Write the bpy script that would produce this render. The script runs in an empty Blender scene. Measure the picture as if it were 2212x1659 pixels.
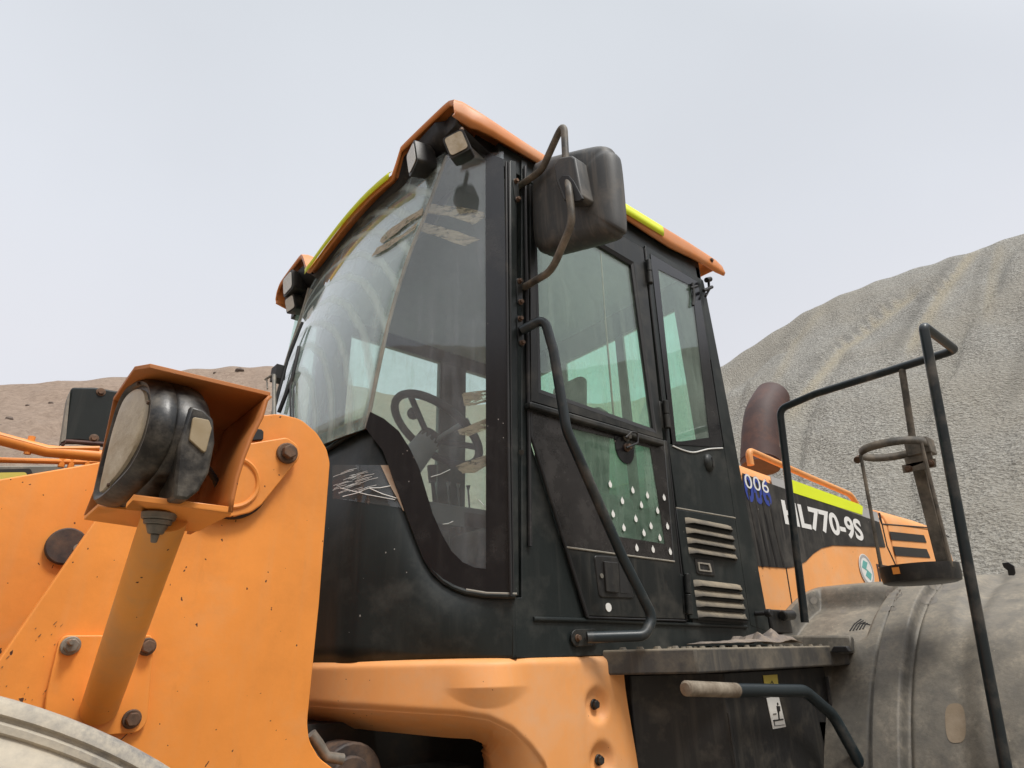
import bpy, bmesh, math, random
from mathutils import Vector, Matrix, noise
C = bpy.context
S = C.scene
R = math.radians
H = 1.72                      # eye height of the photographer above the ground
random.seed(7)

# ------------------------------------------------------------------ camera
AX = Vector((0.76683759, 0.23822392, 0.59599452))     # machine axes (rear, right, up) seen from the camera
AY = Vector((-0.64148029, 0.31559183, 0.6992173))
AZ = Vector((-0.02152071, -0.91850485, 0.39482363))
cam = bpy.data.cameras.new('camera'); co = bpy.data.objects.new('camera', cam); C.collection.objects.link(co)
right = Vector((AX[0], AY[0], AZ[0])); down = Vector((AX[1], AY[1], AZ[1])); fwd = Vector((AX[2], AY[2], AZ[2]))
m3 = Matrix((right, -down, -fwd)).transposed()
co.matrix_world = Matrix.Translation((0, 0, H)) @ m3.to_4x4()
cam.sensor_width = 36; cam.lens = 1371 / 2212 * 36; cam.clip_start = .05; cam.clip_end = 2000
S.camera = co
# ------------------------------------------------------------------ sky, sun, exposure
world = bpy.data.worlds.new('World'); S.world = world; world.use_nodes = True
wn = world.node_tree; wl = wn.links
for n in list(wn.nodes): wn.nodes.remove(n)
out = wn.nodes.new('ShaderNodeOutputWorld'); bg = wn.nodes.new('ShaderNodeBackground'); wl.new(bg.outputs[0], out.inputs[0])
tc = wn.nodes.new('ShaderNodeTexCoord'); sep = wn.nodes.new('ShaderNodeSeparateXYZ'); wl.new(tc.outputs['Generated'], sep.inputs[0])
ramp = wn.nodes.new('ShaderNodeValToRGB'); wl.new(sep.outputs['Z'], ramp.inputs[0])
cr = ramp.color_ramp
cr.elements[0].position = 0.0; cr.elements[0].color = (.66, .67, .72, 1)
cr.elements[1].position = 1.0; cr.elements[1].color = (1.5, 1.5, 1.53, 1)
for p, c in ((.38, (.69, .70, .75, 1)), (.55, (.66, .685, .74, 1)), (.74, (.63, .66, .71, 1)), (.86, (.61, .645, .69, 1))):
    e = cr.elements.new(p); e.color = c
nz = wn.nodes.new('ShaderNodeTexNoise'); nz.inputs['Scale'].default_value = 1.9; nz.inputs['Detail'].default_value = 5; nz.inputs['Roughness'].default_value = .45
wl.new(tc.outputs['Generated'], nz.inputs['Vector'])
mr = wn.nodes.new('ShaderNodeMapRange'); mr.inputs[1].default_value = .3; mr.inputs[2].default_value = .7; mr.inputs[3].default_value = .92; mr.inputs[4].default_value = .99
wl.new(nz.outputs['Fac'], mr.inputs[0])
mul = wn.nodes.new('ShaderNodeMixRGB'); mul.blend_type = 'MULTIPLY'; mul.inputs[0].default_value = 1
wl.new(ramp.outputs[0], mul.inputs[1]); wl.new(mr.outputs[0], mul.inputs[2])
# thin bright cloud round the hidden sun (behind the photographer's left shoulder)
sd = Vector((.05, -.50, .86)).normalized()
dot = wn.nodes.new('ShaderNodeVectorMath'); dot.operation = 'DOT_PRODUCT'; wl.new(tc.outputs['Generated'], dot.inputs[0]); dot.inputs[1].default_value = sd
glow = wn.nodes.new('ShaderNodeMapRange'); glow.interpolation_type = 'SMOOTHSTEP'
glow.inputs[1].default_value = .55; glow.inputs[2].default_value = 1; glow.inputs[3].default_value = 0; glow.inputs[4].default_value = .7
wl.new(dot.outputs['Value'], glow.inputs[0])
add = wn.nodes.new('ShaderNodeMixRGB'); add.blend_type = 'ADD'; add.inputs[0].default_value = 1
wl.new(mul.outputs[0], add.inputs[1]); wl.new(glow.outputs[0], add.inputs[2]); wl.new(add.outputs[0], bg.inputs[0])
bg.inputs[1].default_value = 1.0
sun = bpy.data.lights.new('sun', 'SUN'); so = bpy.data.objects.new('sun', sun); C.collection.objects.link(so)
sun.energy = 2.1; sun.angle = R(14); sun.color = (1, .96, .9)
so.rotation_euler = (-sd).to_track_quat('-Z', 'Y').to_euler()
vs = S.view_settings; vs.view_transform = 'Standard'; vs.look = 'None'; vs.exposure = .22; vs.gamma = 1
S.render.engine = 'CYCLES'; S.cycles.max_bounces = 8; S.cycles.transparent_max_bounces = 16

# ------------------------------------------------------------------ geometry helpers (coordinates are relative to the eye, H is added on building)
def ray(x, y):
    v = Vector((x - 1106, y - 829.5, 1371.)); return Vector((AX.dot(v), AY.dot(v), AZ.dot(v)))
def aX(x, y, X): r = ray(x, y); return r * (X / r.x)
def aY(x, y, Y): r = ray(x, y); return r * (Y / r.y)
def aZ(x, y, Z): r = ray(x, y); return r * (Z / r.z)
def aP(x, y, p0, n): r = ray(x, y); return r * (p0.dot(n) / r.dot(n))
def LY(pts, Y): return [aY(p[0], p[1], Y) for p in pts]
def LX(pts, X): return [aX(p[0], p[1], X) for p in pts]
Vd = Vector

MATS = {}
def nodes_of(name):
    m = bpy.data.materials.new(name); m.use_nodes = True; MATS[name] = m
    nt = m.node_tree; return m, nt, nt.nodes, nt.links, nt.nodes['Principled BSDF']
def pos_scaled(nt, sc=(1, 1, 1)):
    g = nt.nodes.new('ShaderNodeNewGeometry'); mp = nt.nodes.new('ShaderNodeMapping'); mp.inputs['Scale'].default_value = sc
    nt.links.new(g.outputs['Position'], mp.inputs['Vector']); return mp.outputs[0]
def noise_n(nt, scale, detail=4, rough=.55, sc=(1, 1, 1)):
    n = nt.nodes.new('ShaderNodeTexNoise'); n.inputs['Scale'].default_value = scale; n.inputs['Detail'].default_value = detail; n.inputs['Roughness'].default_value = rough
    nt.links.new(pos_scaled(nt, sc), n.inputs['Vector']); return n.outputs['Fac']
def rng(nt, v, a, b, c=0., d=1.):
    m = nt.nodes.new('ShaderNodeMapRange'); m.inputs[1].default_value = a; m.inputs[2].default_value = b; m.inputs[3].default_value = c; m.inputs[4].default_value = d
    nt.links.new(v, m.inputs[0]); return m.outputs[0]
def mixc(nt, f, a, b):
    m = nt.nodes.new('ShaderNodeMixRGB')
    for i, v in ((0, f), (1, a), (2, b)):
        if isinstance(v, (int, float)): m.inputs[i].default_value = v
        elif isinstance(v, tuple): m.inputs[i].default_value = (*v, 1)
        else: nt.links.new(v, m.inputs[i])
    return m.outputs[0]
def mmax(nt, a, b, op='MAXIMUM'):
    m = nt.nodes.new('ShaderNodeMath'); m.operation = op
    for i, v in ((0, a), (1, b)):
        if isinstance(v, (int, float)): m.inputs[i].default_value = v
        else: nt.links.new(v, m.inputs[i])
    return m.outputs[0]

def dirty(name, base, rough=.5, metal=0., var=.12, dust=(.42, .36, .28), dustamt=.3, dscale=6., speck=0., speckc=(.09, .035, .02), streak=0., bump=.15, bscale=60., spot=0., spotc=(.7, .7, .66), spec=.5, coat=0., grime=0., grimec=(.30, .10, .02), up=0., grain=0.):
    m, nt, N, L, b = nodes_of(name)
    dark = tuple(c * (1 - var) for c in base); lite = tuple(min(1, c * (1 + var)) for c in base)
    col = mixc(nt, rng(nt, noise_n(nt, 3.1, 6, .6), .3, .7), dark, lite)
    if grime > 0:
        gm = rng(nt, noise_n(nt, 2.3, 8, .7), .50, .78, 0, grime); col = mixc(nt, gm, col, grimec)
        gm = rng(nt, noise_n(nt, 22, 5, .7, (1, 1, .35)), .60, .80, 0, grime * .9); gm = mmax(nt, gm, rng(nt, noise_n(nt, 1.7, 4, .5), .42, .62), 'MULTIPLY'); col = mixc(nt, gm, col, grimec)
    dmask = rng(nt, noise_n(nt, dscale, 8, .65), .62 - dustamt * .45, .98 - dustamt * .3)
    dmask = mmax(nt, dmask, min(1., .35 + dustamt), 'MULTIPLY')
    if grain > 0: dmask = mmax(nt, dmask, rng(nt, noise_n(nt, 75, 4, .7), .35, .65, 1 - grain, 1 + grain * .6), 'MULTIPLY')
    if up > 0:
        ge = nt.nodes.new('ShaderNodeNewGeometry'); sx = nt.nodes.new('ShaderNodeSeparateXYZ'); L.new(ge.outputs['Normal'], sx.inputs[0])
        um = mmax(nt, rng(nt, sx.outputs[2], -.1, .85, 0, up), rng(nt, noise_n(nt, dscale * 2.2, 7, .7), .3, .6, .5, 1), 'MULTIPLY'); dmask = mmax(nt, mmax(nt, dmask, um, 'ADD'), 1., 'MINIMUM')
    if streak > 0:
        s = rng(nt, noise_n(nt, 9, 5, .6, (4, 4, .28)), .5, .78, 0, streak)
        dmask = mmax(nt, dmask, s)
    col = mixc(nt, dmask, col, dust)
    rr = rng(nt, dmask, 0, 1, rough, min(1, rough + .35))
    if speck > 0:
        v = nt.nodes.new('ShaderNodeTexVoronoi'); v.inputs['Scale'].default_value = 46; v.inputs['Randomness'].default_value = 1
        nn = nt.nodes.new('ShaderNodeTexNoise'); nn.inputs['Scale'].default_value = 45; P = pos_scaled(nt)
        nt.links.new(P, nn.inputs['Vector'])
        ad = nt.nodes.new('ShaderNodeMixRGB'); ad.blend_type = 'ADD'; ad.inputs[0].default_value = .03; nt.links.new(P, ad.inputs[1]); nt.links.new(nn.outputs['Color'], ad.inputs[2])
        nt.links.new(ad.outputs[0], v.inputs['Vector'])
        sz = rng(nt, noise_n(nt, 4.3, 3, .5), .34, .70, .0, .19 * speck)
        sm = nt.nodes.new('ShaderNodeMath'); sm.operation = 'LESS_THAN'; L.new(v.outputs['Distance'], sm.inputs[0]); L.new(sz, sm.inputs[1])
        sep = nt.nodes.new('ShaderNodeSeparateColor'); L.new(v.outputs['Color'], sep.inputs[0])
        pk = nt.nodes.new('ShaderNodeMath'); pk.operation = 'LESS_THAN'; L.new(sep.outputs[0], pk.inputs[0]); pk.inputs[1].default_value = .5
        sm2 = mmax(nt, sm.outputs[0], pk.outputs[0], 'MULTIPLY')
        col = mixc(nt, sm2, col, speckc); rr = mixc(nt, sm2, rr, (.9, .9, .9))
    if spot > 0:
        v = nt.nodes.new('ShaderNodeTexVoronoi'); v.inputs['Scale'].default_value = 38; L.new(pos_scaled(nt, (1, 1, .7)), v.inputs['Vector'])
        sz = rng(nt, noise_n(nt, 5.3, 3, .5), .5, .8, .0, .13 * spot)
        sm = nt.nodes.new('ShaderNodeMath'); sm.operation = 'LESS_THAN'; L.new(v.outputs['Distance'], sm.inputs[0]); L.new(sz, sm.inputs[1])
        col = mixc(nt, sm.outputs[0], col, spotc)
    if isinstance(col, tuple): b.inputs['Base Color'].default_value = (*col, 1)
    else: L.new(col, b.inputs['Base Color'])
    L.new(rr, b.inputs['Roughness']); b.inputs['Metallic'].default_value = metal
    b.inputs['Specular IOR Level'].default_value = spec
    if coat: b.inputs['Coat Weight'].default_value = coat; b.inputs['Coat Roughness'].default_value = .25
    if bump > 0:
        bp = nt.nodes.new('ShaderNodeBump'); bp.inputs['Strength'].default_value = bump; bp.inputs['Distance'].default_value = .002
        L.new(noise_n(nt, bscale, 5, .6), bp.inputs['Height']); L.new(bp.outputs[0], b.inputs['Normal'])
    return m

def glassy(name, tint, dust, dcol=(.55, .56, .5), refl=1., dscale=5., rough=.02, wipe=False, fk=1.25, trl=0.):
    m, nt, N, L, b = nodes_of(name)
    outn = [n for n in N if n.type == 'OUTPUT_MATERIAL'][0]; N.remove(b)
    tr = N.new('ShaderNodeBsdfTransparent'); tr.inputs[0].default_value = (*tint, 1)
    gl = N.new('ShaderNodeBsdfGlossy'); gl.inputs['Roughness'].default_value = rough; gl.inputs[0].default_value = (refl, refl, refl, 1)
    fr = N.new('ShaderNodeFresnel'); gb = N.new('ShaderNodeNewGeometry'); L.new(rng(nt, gb.outputs['Backfacing'], 0, 1, 1.5, 1 / 1.5), fr.inputs[0])
    fm = mmax(nt, mmax(nt, fr.outputs[0], fk, 'MULTIPLY'), 1., 'MINIMUM')
    mx = N.new('ShaderNodeMixShader'); L.new(fm, mx.inputs[0]); L.new(tr.outputs[0], mx.inputs[1]); L.new(gl.outputs[0], mx.inputs[2])
    df = N.new('ShaderNodeBsdfDiffuse'); df.inputs[0].default_value = (*dcol, 1)
    d = rng(nt, noise_n(nt, dscale, 7, .7), .3, .8, dust * .4, dust * 1.8)
    st = rng(nt, noise_n(nt, 7, 5, .65, (3, 3, .3)), .52, .8, 0, dust * 1.6)
    d = mmax(nt, d, st, 'ADD')
    if wipe:
        w = N.new('ShaderNodeTexWave'); w.wave_type = 'RINGS'; w.rings_direction = 'SPHERICAL'; w.inputs['Scale'].default_value = 3.2; w.inputs['Distortion'].default_value = 1.2; w.inputs['Detail'].default_value = 4; w.inputs['Detail Scale'].default_value = 2
        g = N.new('ShaderNodeNewGeometry'); mp = N.new('ShaderNodeMapping'); mp.inputs['Location'].default_value = (-.85, -2.45, -(H + .55)); L.new(g.outputs['Position'], mp.inputs[0]); L.new(mp.outputs[0], w.inputs['Vector'])
        d = mmax(nt, d, rng(nt, w.outputs['Fac'], .66, 1., 0, .30), 'ADD')
    tl = N.new('ShaderNodeBsdfTranslucent'); tl.inputs[0].default_value = (*dcol, 1)
    dm = N.new('ShaderNodeMixShader'); dm.inputs[0].default_value = trl; L.new(df.outputs[0], dm.inputs[1]); L.new(tl.outputs[0], dm.inputs[2])
    m2 = N.new('ShaderNodeMixShader'); L.new(d, m2.inputs[0]); L.new(mx.outputs[0], m2.inputs[1]); L.new(dm.outputs[0], m2.inputs[2])
    L.new(m2.outputs[0], outn.inputs[0]); return m

ORANGE = (.84, .30, .052)
m_or = dirty('orange_paint', ORANGE, .45, var=.12, dust=(.60, .36, .17), dustamt=.2, speck=.95, streak=.15, bump=.14, bscale=90, grime=.32)
m_orf = dirty('faded_orange_paint', (.84, .37, .12), .5, var=.06, dust=(.66, .46, .3), dustamt=.35, speck=.7, streak=.25, bump=.1, bscale=60, grime=.22, grimec=(.42, .2, .07))
m_orr = dirty('orange_roof_paint', (.74, .27, .075), .4, var=.1, dust=(.6, .42, .3), dustamt=.3, bump=.25, bscale=12)
m_dk = dirty('dark_green_paint', (.014, .0185, .0185), .42, var=.3, dust=(.13, .125, .11), dustamt=.26, spot=.8, spotc=(.3, .29, .27), streak=.13, bump=.12, bscale=40, spec=.32)
m_dk2 = dirty('dark_frame_paint', (.013, .015, .015), .42, spec=.35, var=.2, dust=(.16, .145, .12), dustamt=.32, streak=.25, bump=.1)
m_rail = dirty('dark_rail_paint', (.014, .022, .026), .36, var=.2, dust=(.34, .28, .22), dustamt=.22, bump=.12, bscale=30)
m_railw = dirty('worn_rail_paint', (.06, .055, .045), .5, var=.3, dust=(.36, .30, .23), dustamt=.55, dscale=14, bump=.2)
m_pl = dirty('black_plastic', (.016, .016, .016), .45, var=.25, dust=(.20, .175, .135), dustamt=.24, dscale=11, streak=.2, bump=.2, bscale=70)
m_mir = dirty('weathered_mirror_plastic', (.05, .052, .052), .55, var=.3, dust=(.36, .31, .25), dustamt=.24, dscale=7, streak=.3, bump=.2, bscale=40)
m_rub = dirty('black_rubber', (.012, .012, .013), .6, dustamt=.08, bump=.1)
m_frit = dirty('black_glass_border', (.007, .007, .009), .2, var=.15, dust=(.07, .065, .06), dustamt=.22, spot=1.1, spotc=(.26, .24, .22), streak=.15, bump=0)
m_bolt = dirty('rusty_bolt', (.11, .075, .055), .6, metal=.5, var=.4, dust=(.30, .17, .10), dustamt=.5, dscale=40, bump=.5, bscale=120)
m_zinc = dirty('grey_steel', (.19, .18, .155), .45, metal=.4, var=.3, dust=(.4, .34, .27), dustamt=.45, dscale=30, bump=.3)
m_fen = dirty('dusty_fender_plastic', (.045, .046, .044), .42, var=.4, dust=(.30, .262, .203), dustamt=.38, dscale=9, streak=.32, spot=1.0, spotc=(.40, .34, .26), bump=.6, bscale=70, up=.62, grain=.75)
m_ffen = dirty('dusty_front_fender', (.52, .46, .36), .7, var=.15, dust=(.13, .14, .16), dustamt=.66, dscale=4.5, grain=.6, streak=.1, bump=.7, bscale=60)
m_step = dirty('dusty_step_metal', (.04, .04, .04), .6, var=.3, dust=(.31, .26, .185), dustamt=.42, dscale=8, streak=.38, up=.7, bump=.3)
m_tan = dirty('dried_mud', (.24, .185, .125), .9, dustamt=.3, bump=.5)
m_yel = dirty('fluorescent_yellow_tape', (.80, .92, .02), .4, var=.04, dust=(.5, .48, .2), dustamt=.1, bump=.15, bscale=25)
def torn(name, c1, c2, cover):
    m, nt, N, L, b = nodes_of(name); o_ = [n for n in N if n.type == 'OUTPUT_MATERIAL'][0]
    L.new(mixc(nt, rng(nt, noise_n(nt, 30, 6, .7, (1, 1, 3)), .3, .7), c1, c2), b.inputs['Base Color']); b.inputs['Roughness'].default_value = .45
    bp = N.new('ShaderNodeBump'); bp.inputs['Strength'].default_value = .6; bp.inputs['Distance'].default_value = .002; L.new(noise_n(nt, 60, 5, .7, (1, 1, 4)), bp.inputs['Height']); L.new(bp.outputs[0], b.inputs['Normal'])
    t_ = N.new('ShaderNodeBsdfTransparent'); t_.inputs[0].default_value = (.9, .88, .8, 1); mx = N.new('ShaderNodeMixShader')
    L.new(rng(nt, noise_n(nt, 26, 7, .75, (1, 1, 3.2)), cover, cover + .08), mx.inputs[0]); L.new(t_.outputs[0], mx.inputs[1]); L.new(b.outputs[0], mx.inputs[2]); L.new(mx.outputs[0], o_.inputs[0]); return m
m_tape = torn('brown_packing_tape', (.20, .155, .085), (.42, .34, .22), .40)
m_wht = dirty('white_sticker', (.78, .78, .75), .5, var=.05, dust=(.55, .5, .42), dustamt=.2, bump=0)
m_let = dirty('white_lettering', (.80, .80, .78), .5, var=.02, dust=(.6, .56, .5), dustamt=.06, bump=0)
m_blk = dirty('black_print', (.02, .02, .02), .5, dustamt=.03, bump=0)
m_ylab = dirty('yellow_label', (.72, .60, .12), .5, dustamt=.2, bump=0)
m_blue = dirty('blue_print', (.03, .06, .34), .45, dustamt=.08, bump=0)
m_teal = dirty('teal_print', (.15, .45, .42), .5, dustamt=.15, bump=0)
m_decal = dirty('black_decal', (.014, .013, .013), .45, var=.2, dust=(.22, .2, .17), dustamt=.28, spot=1.1, spotc=(.4, .37, .33), streak=.35, bump=.05)
m_gry = dirty('grey_decal', (.42, .42, .42), .5, dustamt=.15, bump=0)
m_exh = dirty('rusty_exhaust', (.066, .035, .031), .65, var=.35, dust=(.26, .13, .09), dustamt=.3, dscale=9, bump=.4, bscale=50)
m_lens = dirty('dusty_lens', (.42, .34, .22), .35, var=.2, dust=(.70, .64, .52), dustamt=.6, dscale=28, bump=.8, bscale=60, spec=.6)
m_lens2 = dirty('dusty_amber_lens', (.30, .23, .13), .4, var=.15, dust=(.42, .35, .25), dustamt=.5, dscale=12, bump=.2)
m_wl = dirty('work_light_lens', (.62, .62, .58), .25, var=.1, dust=(.6, .56, .46), dustamt=.4, dscale=30, bump=.2)
m_disc = dirty('worn_rusty_disc', (.035, .028, .026), .6, var=.4, dust=(.20, .12, .07), dustamt=.6, dscale=22, bump=.4)
m_org = dirty('shaded_rusty_orange', (.46, .15, .03), .55, var=.1, dust=(.35, .2, .1), dustamt=.35, speck=.8, streak=.3, bump=.2, grime=.6, grimec=(.10, .045, .02))  # dark base paints in the shade inside the lamp guard, rust stains on top
m_lamp = dirty('smeared_lamp_plastic', (.010, .010, .010), .34, var=.3, dust=(.24, .21, .165), dustamt=.40, dscale=24, streak=.25, bump=.5, bscale=30, grain=.4)
m_fritd = dirty('oily_black_glass', (.020, .018, .018), .22, var=.2, dust=(.08, .073, .067), dustamt=.35, dscale=12, grime=.95, grimec=(.004, .004, .004), spot=.6, spotc=(.25, .22, .2), bump=.1)
m_slv = dirty('worn_sleeve_dirt', (.13, .10, .07), .8, var=.3, dust=(.42, .37, .29), dustamt=.55, dscale=20, bump=.4)
m_int = dirty('cab_lining', (.30, .31, .33), .8, var=.15, dust=(.3, .28, .25), dustamt=.2, bump=.1)
m_seat = dirty('seat_fabric', (.05, .055, .06), .9, dustamt=.25, bump=.3)
m_und = dirty('underbody', (.02, .018, .016), .8, dust=(.15, .09, .05), dustamt=.25, bump=.3)
m_tyre = dirty('tyre_rubber', (.035, .035, .035), .8, dust=(.35, .3, .23), dustamt=.6, dscale=5, bump=.3)
m_lip = dirty('dusty_seam', (.22, .21, .18), .6, dust=(.45, .4, .32), dustamt=.6, dscale=20, bump=.2)
m_cloth = dirty('dirty_rag', (.16, .14, .13), .9, dust=(.38, .3, .22), dustamt=.6, dscale=25, bump=.6)
m_gw = glassy('windscreen_glass', (.93, .99, .965), .16, dcol=(.72, .82, .80), wipe=True, fk=1.6, trl=.2)
m_gp = glassy('corner_pane_glass', (.96, .985, .98), .07, dcol=(.44, .47, .52))
m_gd = glassy('door_glass', (.84, .97, .91), .10, dcol=(.45, .53, .47))
m_gl = glassy('lower_door_glass', (.60, .84, .72), .30, dcol=(.22, .30, .24), dscale=9)
m_gf = glassy('far_window_glass', (.90, 1., .965), .14, dcol=(.72, 1., .90), trl=.95)
m_gr = glassy('rear_window_glass', (.80, 1., .93), .22, dcol=(.68, 1., .88), trl=.97)

def link(o, parent):
    C.collection.objects.link(o)
    if parent is not None:
        o.parent = parent
        o.location = o.location - WP[parent.name]
def mk(name, verts, faces, mat, parent=None, bevel=0., smooth=35, seg=2, solid=0., solid_off=-1.):
    c = Vector((0, 0, 0)); lo = Vector((1e9,) * 3); hi = -lo
    for v in verts:
        for i in range(3): lo[i] = min(lo[i], v[i]); hi[i] = max(hi[i], v[i])
    c = (lo + hi) / 2
    me = bpy.data.meshes.new(name)
    me.from_pydata([tuple(Vector(v) - c) for v in verts], [], faces)
    bm = bmesh.new(); bm.from_mesh(me)
    bmesh.ops.remove_doubles(bm, verts=bm.verts, dist=1e-6)
    bmesh.ops.recalc_face_normals(bm, faces=bm.faces)
    for e in bm.edges:
        e.smooth = not (len(e.link_faces) == 2 and e.calc_face_angle(0) > R(smooth))
    for f in bm.faces: f.smooth = True
    bm.to_mesh(me); bm.free()
    me.materials.append(mat)
    o = bpy.data.objects.new(name, me); o.location = c + Vector((0, 0, H))
    WP_set(o, c + Vector((0, 0, H)))
    link(o, parent)
    if solid:
        s = o.modifiers.new('thick', 'SOLIDIFY'); s.thickness = solid; s.offset = solid_off
    if bevel:
        b = o.modifiers.new('bevel', 'BEVEL'); b.width = bevel; b.segments = seg; b.limit_method = 'ANGLE'; b.angle_limit = R(max(smooth, 30)); b.harden_normals = False
        b.use_clamp_overlap = True
    return o
WP = {}
def WP_set(o, p): WP[o.name] = p.copy()
def empty(name, p):
    o = bpy.data.objects.new(name, None); o.location = p + Vector((0, 0, H)); WP[o.name] = o.location.copy(); C.collection.objects.link(o); o.empty_display_size = .2
    return o

class G:
    """collects faces for one mesh"""
    def __init__(s): s.v = []; s.f = []
    def add(s, vs, fs):
        k = len(s.v); s.v += [Vector(v) for v in vs]; s.f += [tuple(i + k for i in f) for f in fs]; return s
    def prism(s, pts, off):
        n = len(pts); off = Vector(off)
        s.add(list(pts) + [p + off for p in pts], [tuple(range(n)), tuple(range(2 * n - 1, n - 1, -1))] + [(i, (i + 1) % n, n + (i + 1) % n, n + i) for i in range(n)]); return s
    def frame(s, A, B, off):
        n = len(A); off = Vector(off); vs = list(A) + list(B) + [p + off for p in A] + [p + off for p in B]; fs = []
        for i in range(n):
            j = (i + 1) % n
            fs += [(i, j, n + j, n + i), (2 * n + i, 3 * n + i, 3 * n + j, 2 * n + j), (i, 2 * n + i, 2 * n + j, j), (n + i, n + j, 3 * n + j, 3 * n + i)]
        s.add(vs, fs); return s
    def box(s, lo, hi):
        x0, y0, z0 = lo; x1, y1, z1 = hi
        return s.prism([Vd((x0, y0, z0)), Vd((x1, y0, z0)), Vd((x1, y1, z0)), Vd((x0, y1, z0))], (0, 0, z1 - z0))
    def cyl(s, a, b, r, r2=None, n=24):
        r2 = r if r2 is None else r2; a = Vector(a); b = Vector(b); d = (b - a).normalized(); u = d.orthogonal().normalized(); w = d.cross(u)
        A = [a + (u * math.cos(t) + w * math.sin(t)) * r for t in [2 * math.pi * i / n for i in range(n)]]
        B = [b + (u * math.cos(t) + w * math.sin(t)) * r2 for t in [2 * math.pi * i / n for i in range(n)]]
        return s.add(A + B, [tuple(range(n)), tuple(range(2 * n - 1, n - 1, -1))] + [(i, (i + 1) % n, n + (i + 1) % n, n + i) for i in range(n)])
    def tube(s, pts, r, n=14, closed=False, flat=1.):
        pts = [Vector(p) for p in pts]; N = len(pts)
        rs = r if isinstance(r, (list, tuple)) else [r] * N
        T = []
        for i in range(N):
            a = pts[i - 1] if (i > 0 or closed) else pts[i]; b = pts[(i + 1) % N] if (i < N - 1 or closed) else pts[i]
            T.append((b - a).normalized())
        u = T[0].orthogonal().normalized(); vs = []; fs = []
        for i in range(N):
            u = (u - T[i] * u.dot(T[i])).normalized(); w = T[i].cross(u)
            for k in range(n):
                t = 2 * math.pi * k / n; vs.append(pts[i] + (u * math.cos(t) * flat + w * math.sin(t)) * rs[i])
        for i in range(N - (0 if closed else 1)):
            j = (i + 1) % N
            for k in range(n):
                l = (k + 1) % n; fs.append((i * n + k, i * n + l, j * n + l, j * n + k))
        if not closed: fs += [tuple(range(n)), tuple(range(N * n - 1, (N - 1) * n - 1, -1))]
        return s.add(vs, fs)
    def loft(s, loops, cap=True):
        n = len(loops[0]); k = len(loops); vs = [p for l in loops for p in l]; fs = []
        for a in range(k - 1):
            for i in range(n):
                j = (i + 1) % n; fs.append((a * n + i, a * n + j, (a + 1) * n + j, (a + 1) * n + i))
        if cap: fs += [tuple(range(n)), tuple(range(k * n - 1, (k - 1) * n - 1, -1))]
        return s.add(vs, fs)
    def grid(s, rows):
        nr = len(rows); nc = len(rows[0]); vs = [p for r in rows for p in r]
        return s.add(vs, [(i * nc + j, i * nc + j + 1, (i + 1) * nc + j + 1, (i + 1) * nc + j) for i in range(nr - 1) for j in range(nc - 1)])
    def mk(s, name, mat, parent=None, **k): return mk(name, s.v, s.f, mat, parent, **k)

def fillet(pts, r, n=6, closed=False):
    pts = [Vector(p) for p in pts]; N = len(pts); outp = []
    for i in range(N):
        if not closed and i in (0, N - 1): outp.append(pts[i]); continue
        p = pts[i]; a = pts[i - 1]; b = pts[(i + 1) % N]; rr = r[i] if isinstance(r, (list, tuple)) else r
        if rr <= 0: outp.append(p); continue
        da = (a - p); db = (b - p); la = da.length; lb = db.length; da.normalize(); db.normalize()
        ang = da.angle(db); 
        if ang > R(178): outp.append(p); continue
        t = min(rr / math.tan(ang / 2), la * .49, lb * .49)
        A = p + da * t; B = p + db * t
        for k in range(n + 1):
            q = k / n; outp.append(A * (1 - q) ** 2 + p * 2 * q * (1 - q) + B * q * q)
    return outp
def spline(pts, n=8, closed=False):
    pts = [Vector(p) for p in pts]; N = len(pts); o = []
    for i in range(N if closed else N - 1):
        p0 = pts[i - 1] if (i > 0 or closed) else pts[i]; p1 = pts[i]; p2 = pts[(i + 1) % N]; p3 = pts[(i + 2) % N] if (closed or i + 2 < N) else pts[(i + 1) % N]
        for k in range(n):
            t = k / n; o.append(.5 * ((2 * p1) + (p2 - p0) * t + (2 * p0 - 5 * p1 + 4 * p2 - p3) * t * t + (3 * p1 - p0 - 3 * p2 + p3) * t ** 3))
    if not closed: o.append(pts[-1])
    return o
def hitplan(x, y, pl):
    r = ray(x, y); best = None
    for a, b in zip(pl, pl[1:]):
        ex, ey = b.x - a.x, b.y - a.y; den = r.x * ey - r.y * ex
        if abs(den) < 1e-9: continue
        t = (a.x * ey - a.y * ex) / den; u = (a.x * r.y - a.y * r.x) / den
        if t > 0 and -1e-6 <= u <= 1.000001 and (best is None or t < best): best = t
    return r * best if best else r * (1.35 / r.y)
def interp(x, tab):
    if x <= tab[0][0]: return tab[0][1]
    for (a, b), (c, d) in zip(tab, tab[1:]):
        if x <= c: return b + (d - b) * (x - a) / (c - a)
    return tab[-1][1]
def sstep(a, b, x):
    t = max(0, min(1, (x - a) / (b - a))); return t * t * (3 - 2 * t)
def tag(o, label=None, cat=None, group=None, kind=None):
    for k, v in (('label', label), ('category', cat), ('group', group), ('kind', kind)):
        if v: o[k] = v
    return o
def bolt(name, p, n, r, h, mat, parent, washer=1.5, label=None):
    p = Vector(p); n = Vector(n).normalized(); g = G()
    g.cyl(p, p + n * h * .3, r * washer, r * washer * .96, 20)
    u = n.orthogonal().normalized(); w = n.cross(u); a0 = random.random()
    hx = [p + n * h * .3 + (u * math.cos(a0 + k * math.pi / 3) + w * math.sin(a0 + k * math.pi / 3)) * r for k in range(6)]
    g.prism(hx, n * h * .7)
    o = g.mk(name, mat, parent, bevel=r * .12); 
    if label: o['label'] = label
    return o
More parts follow.
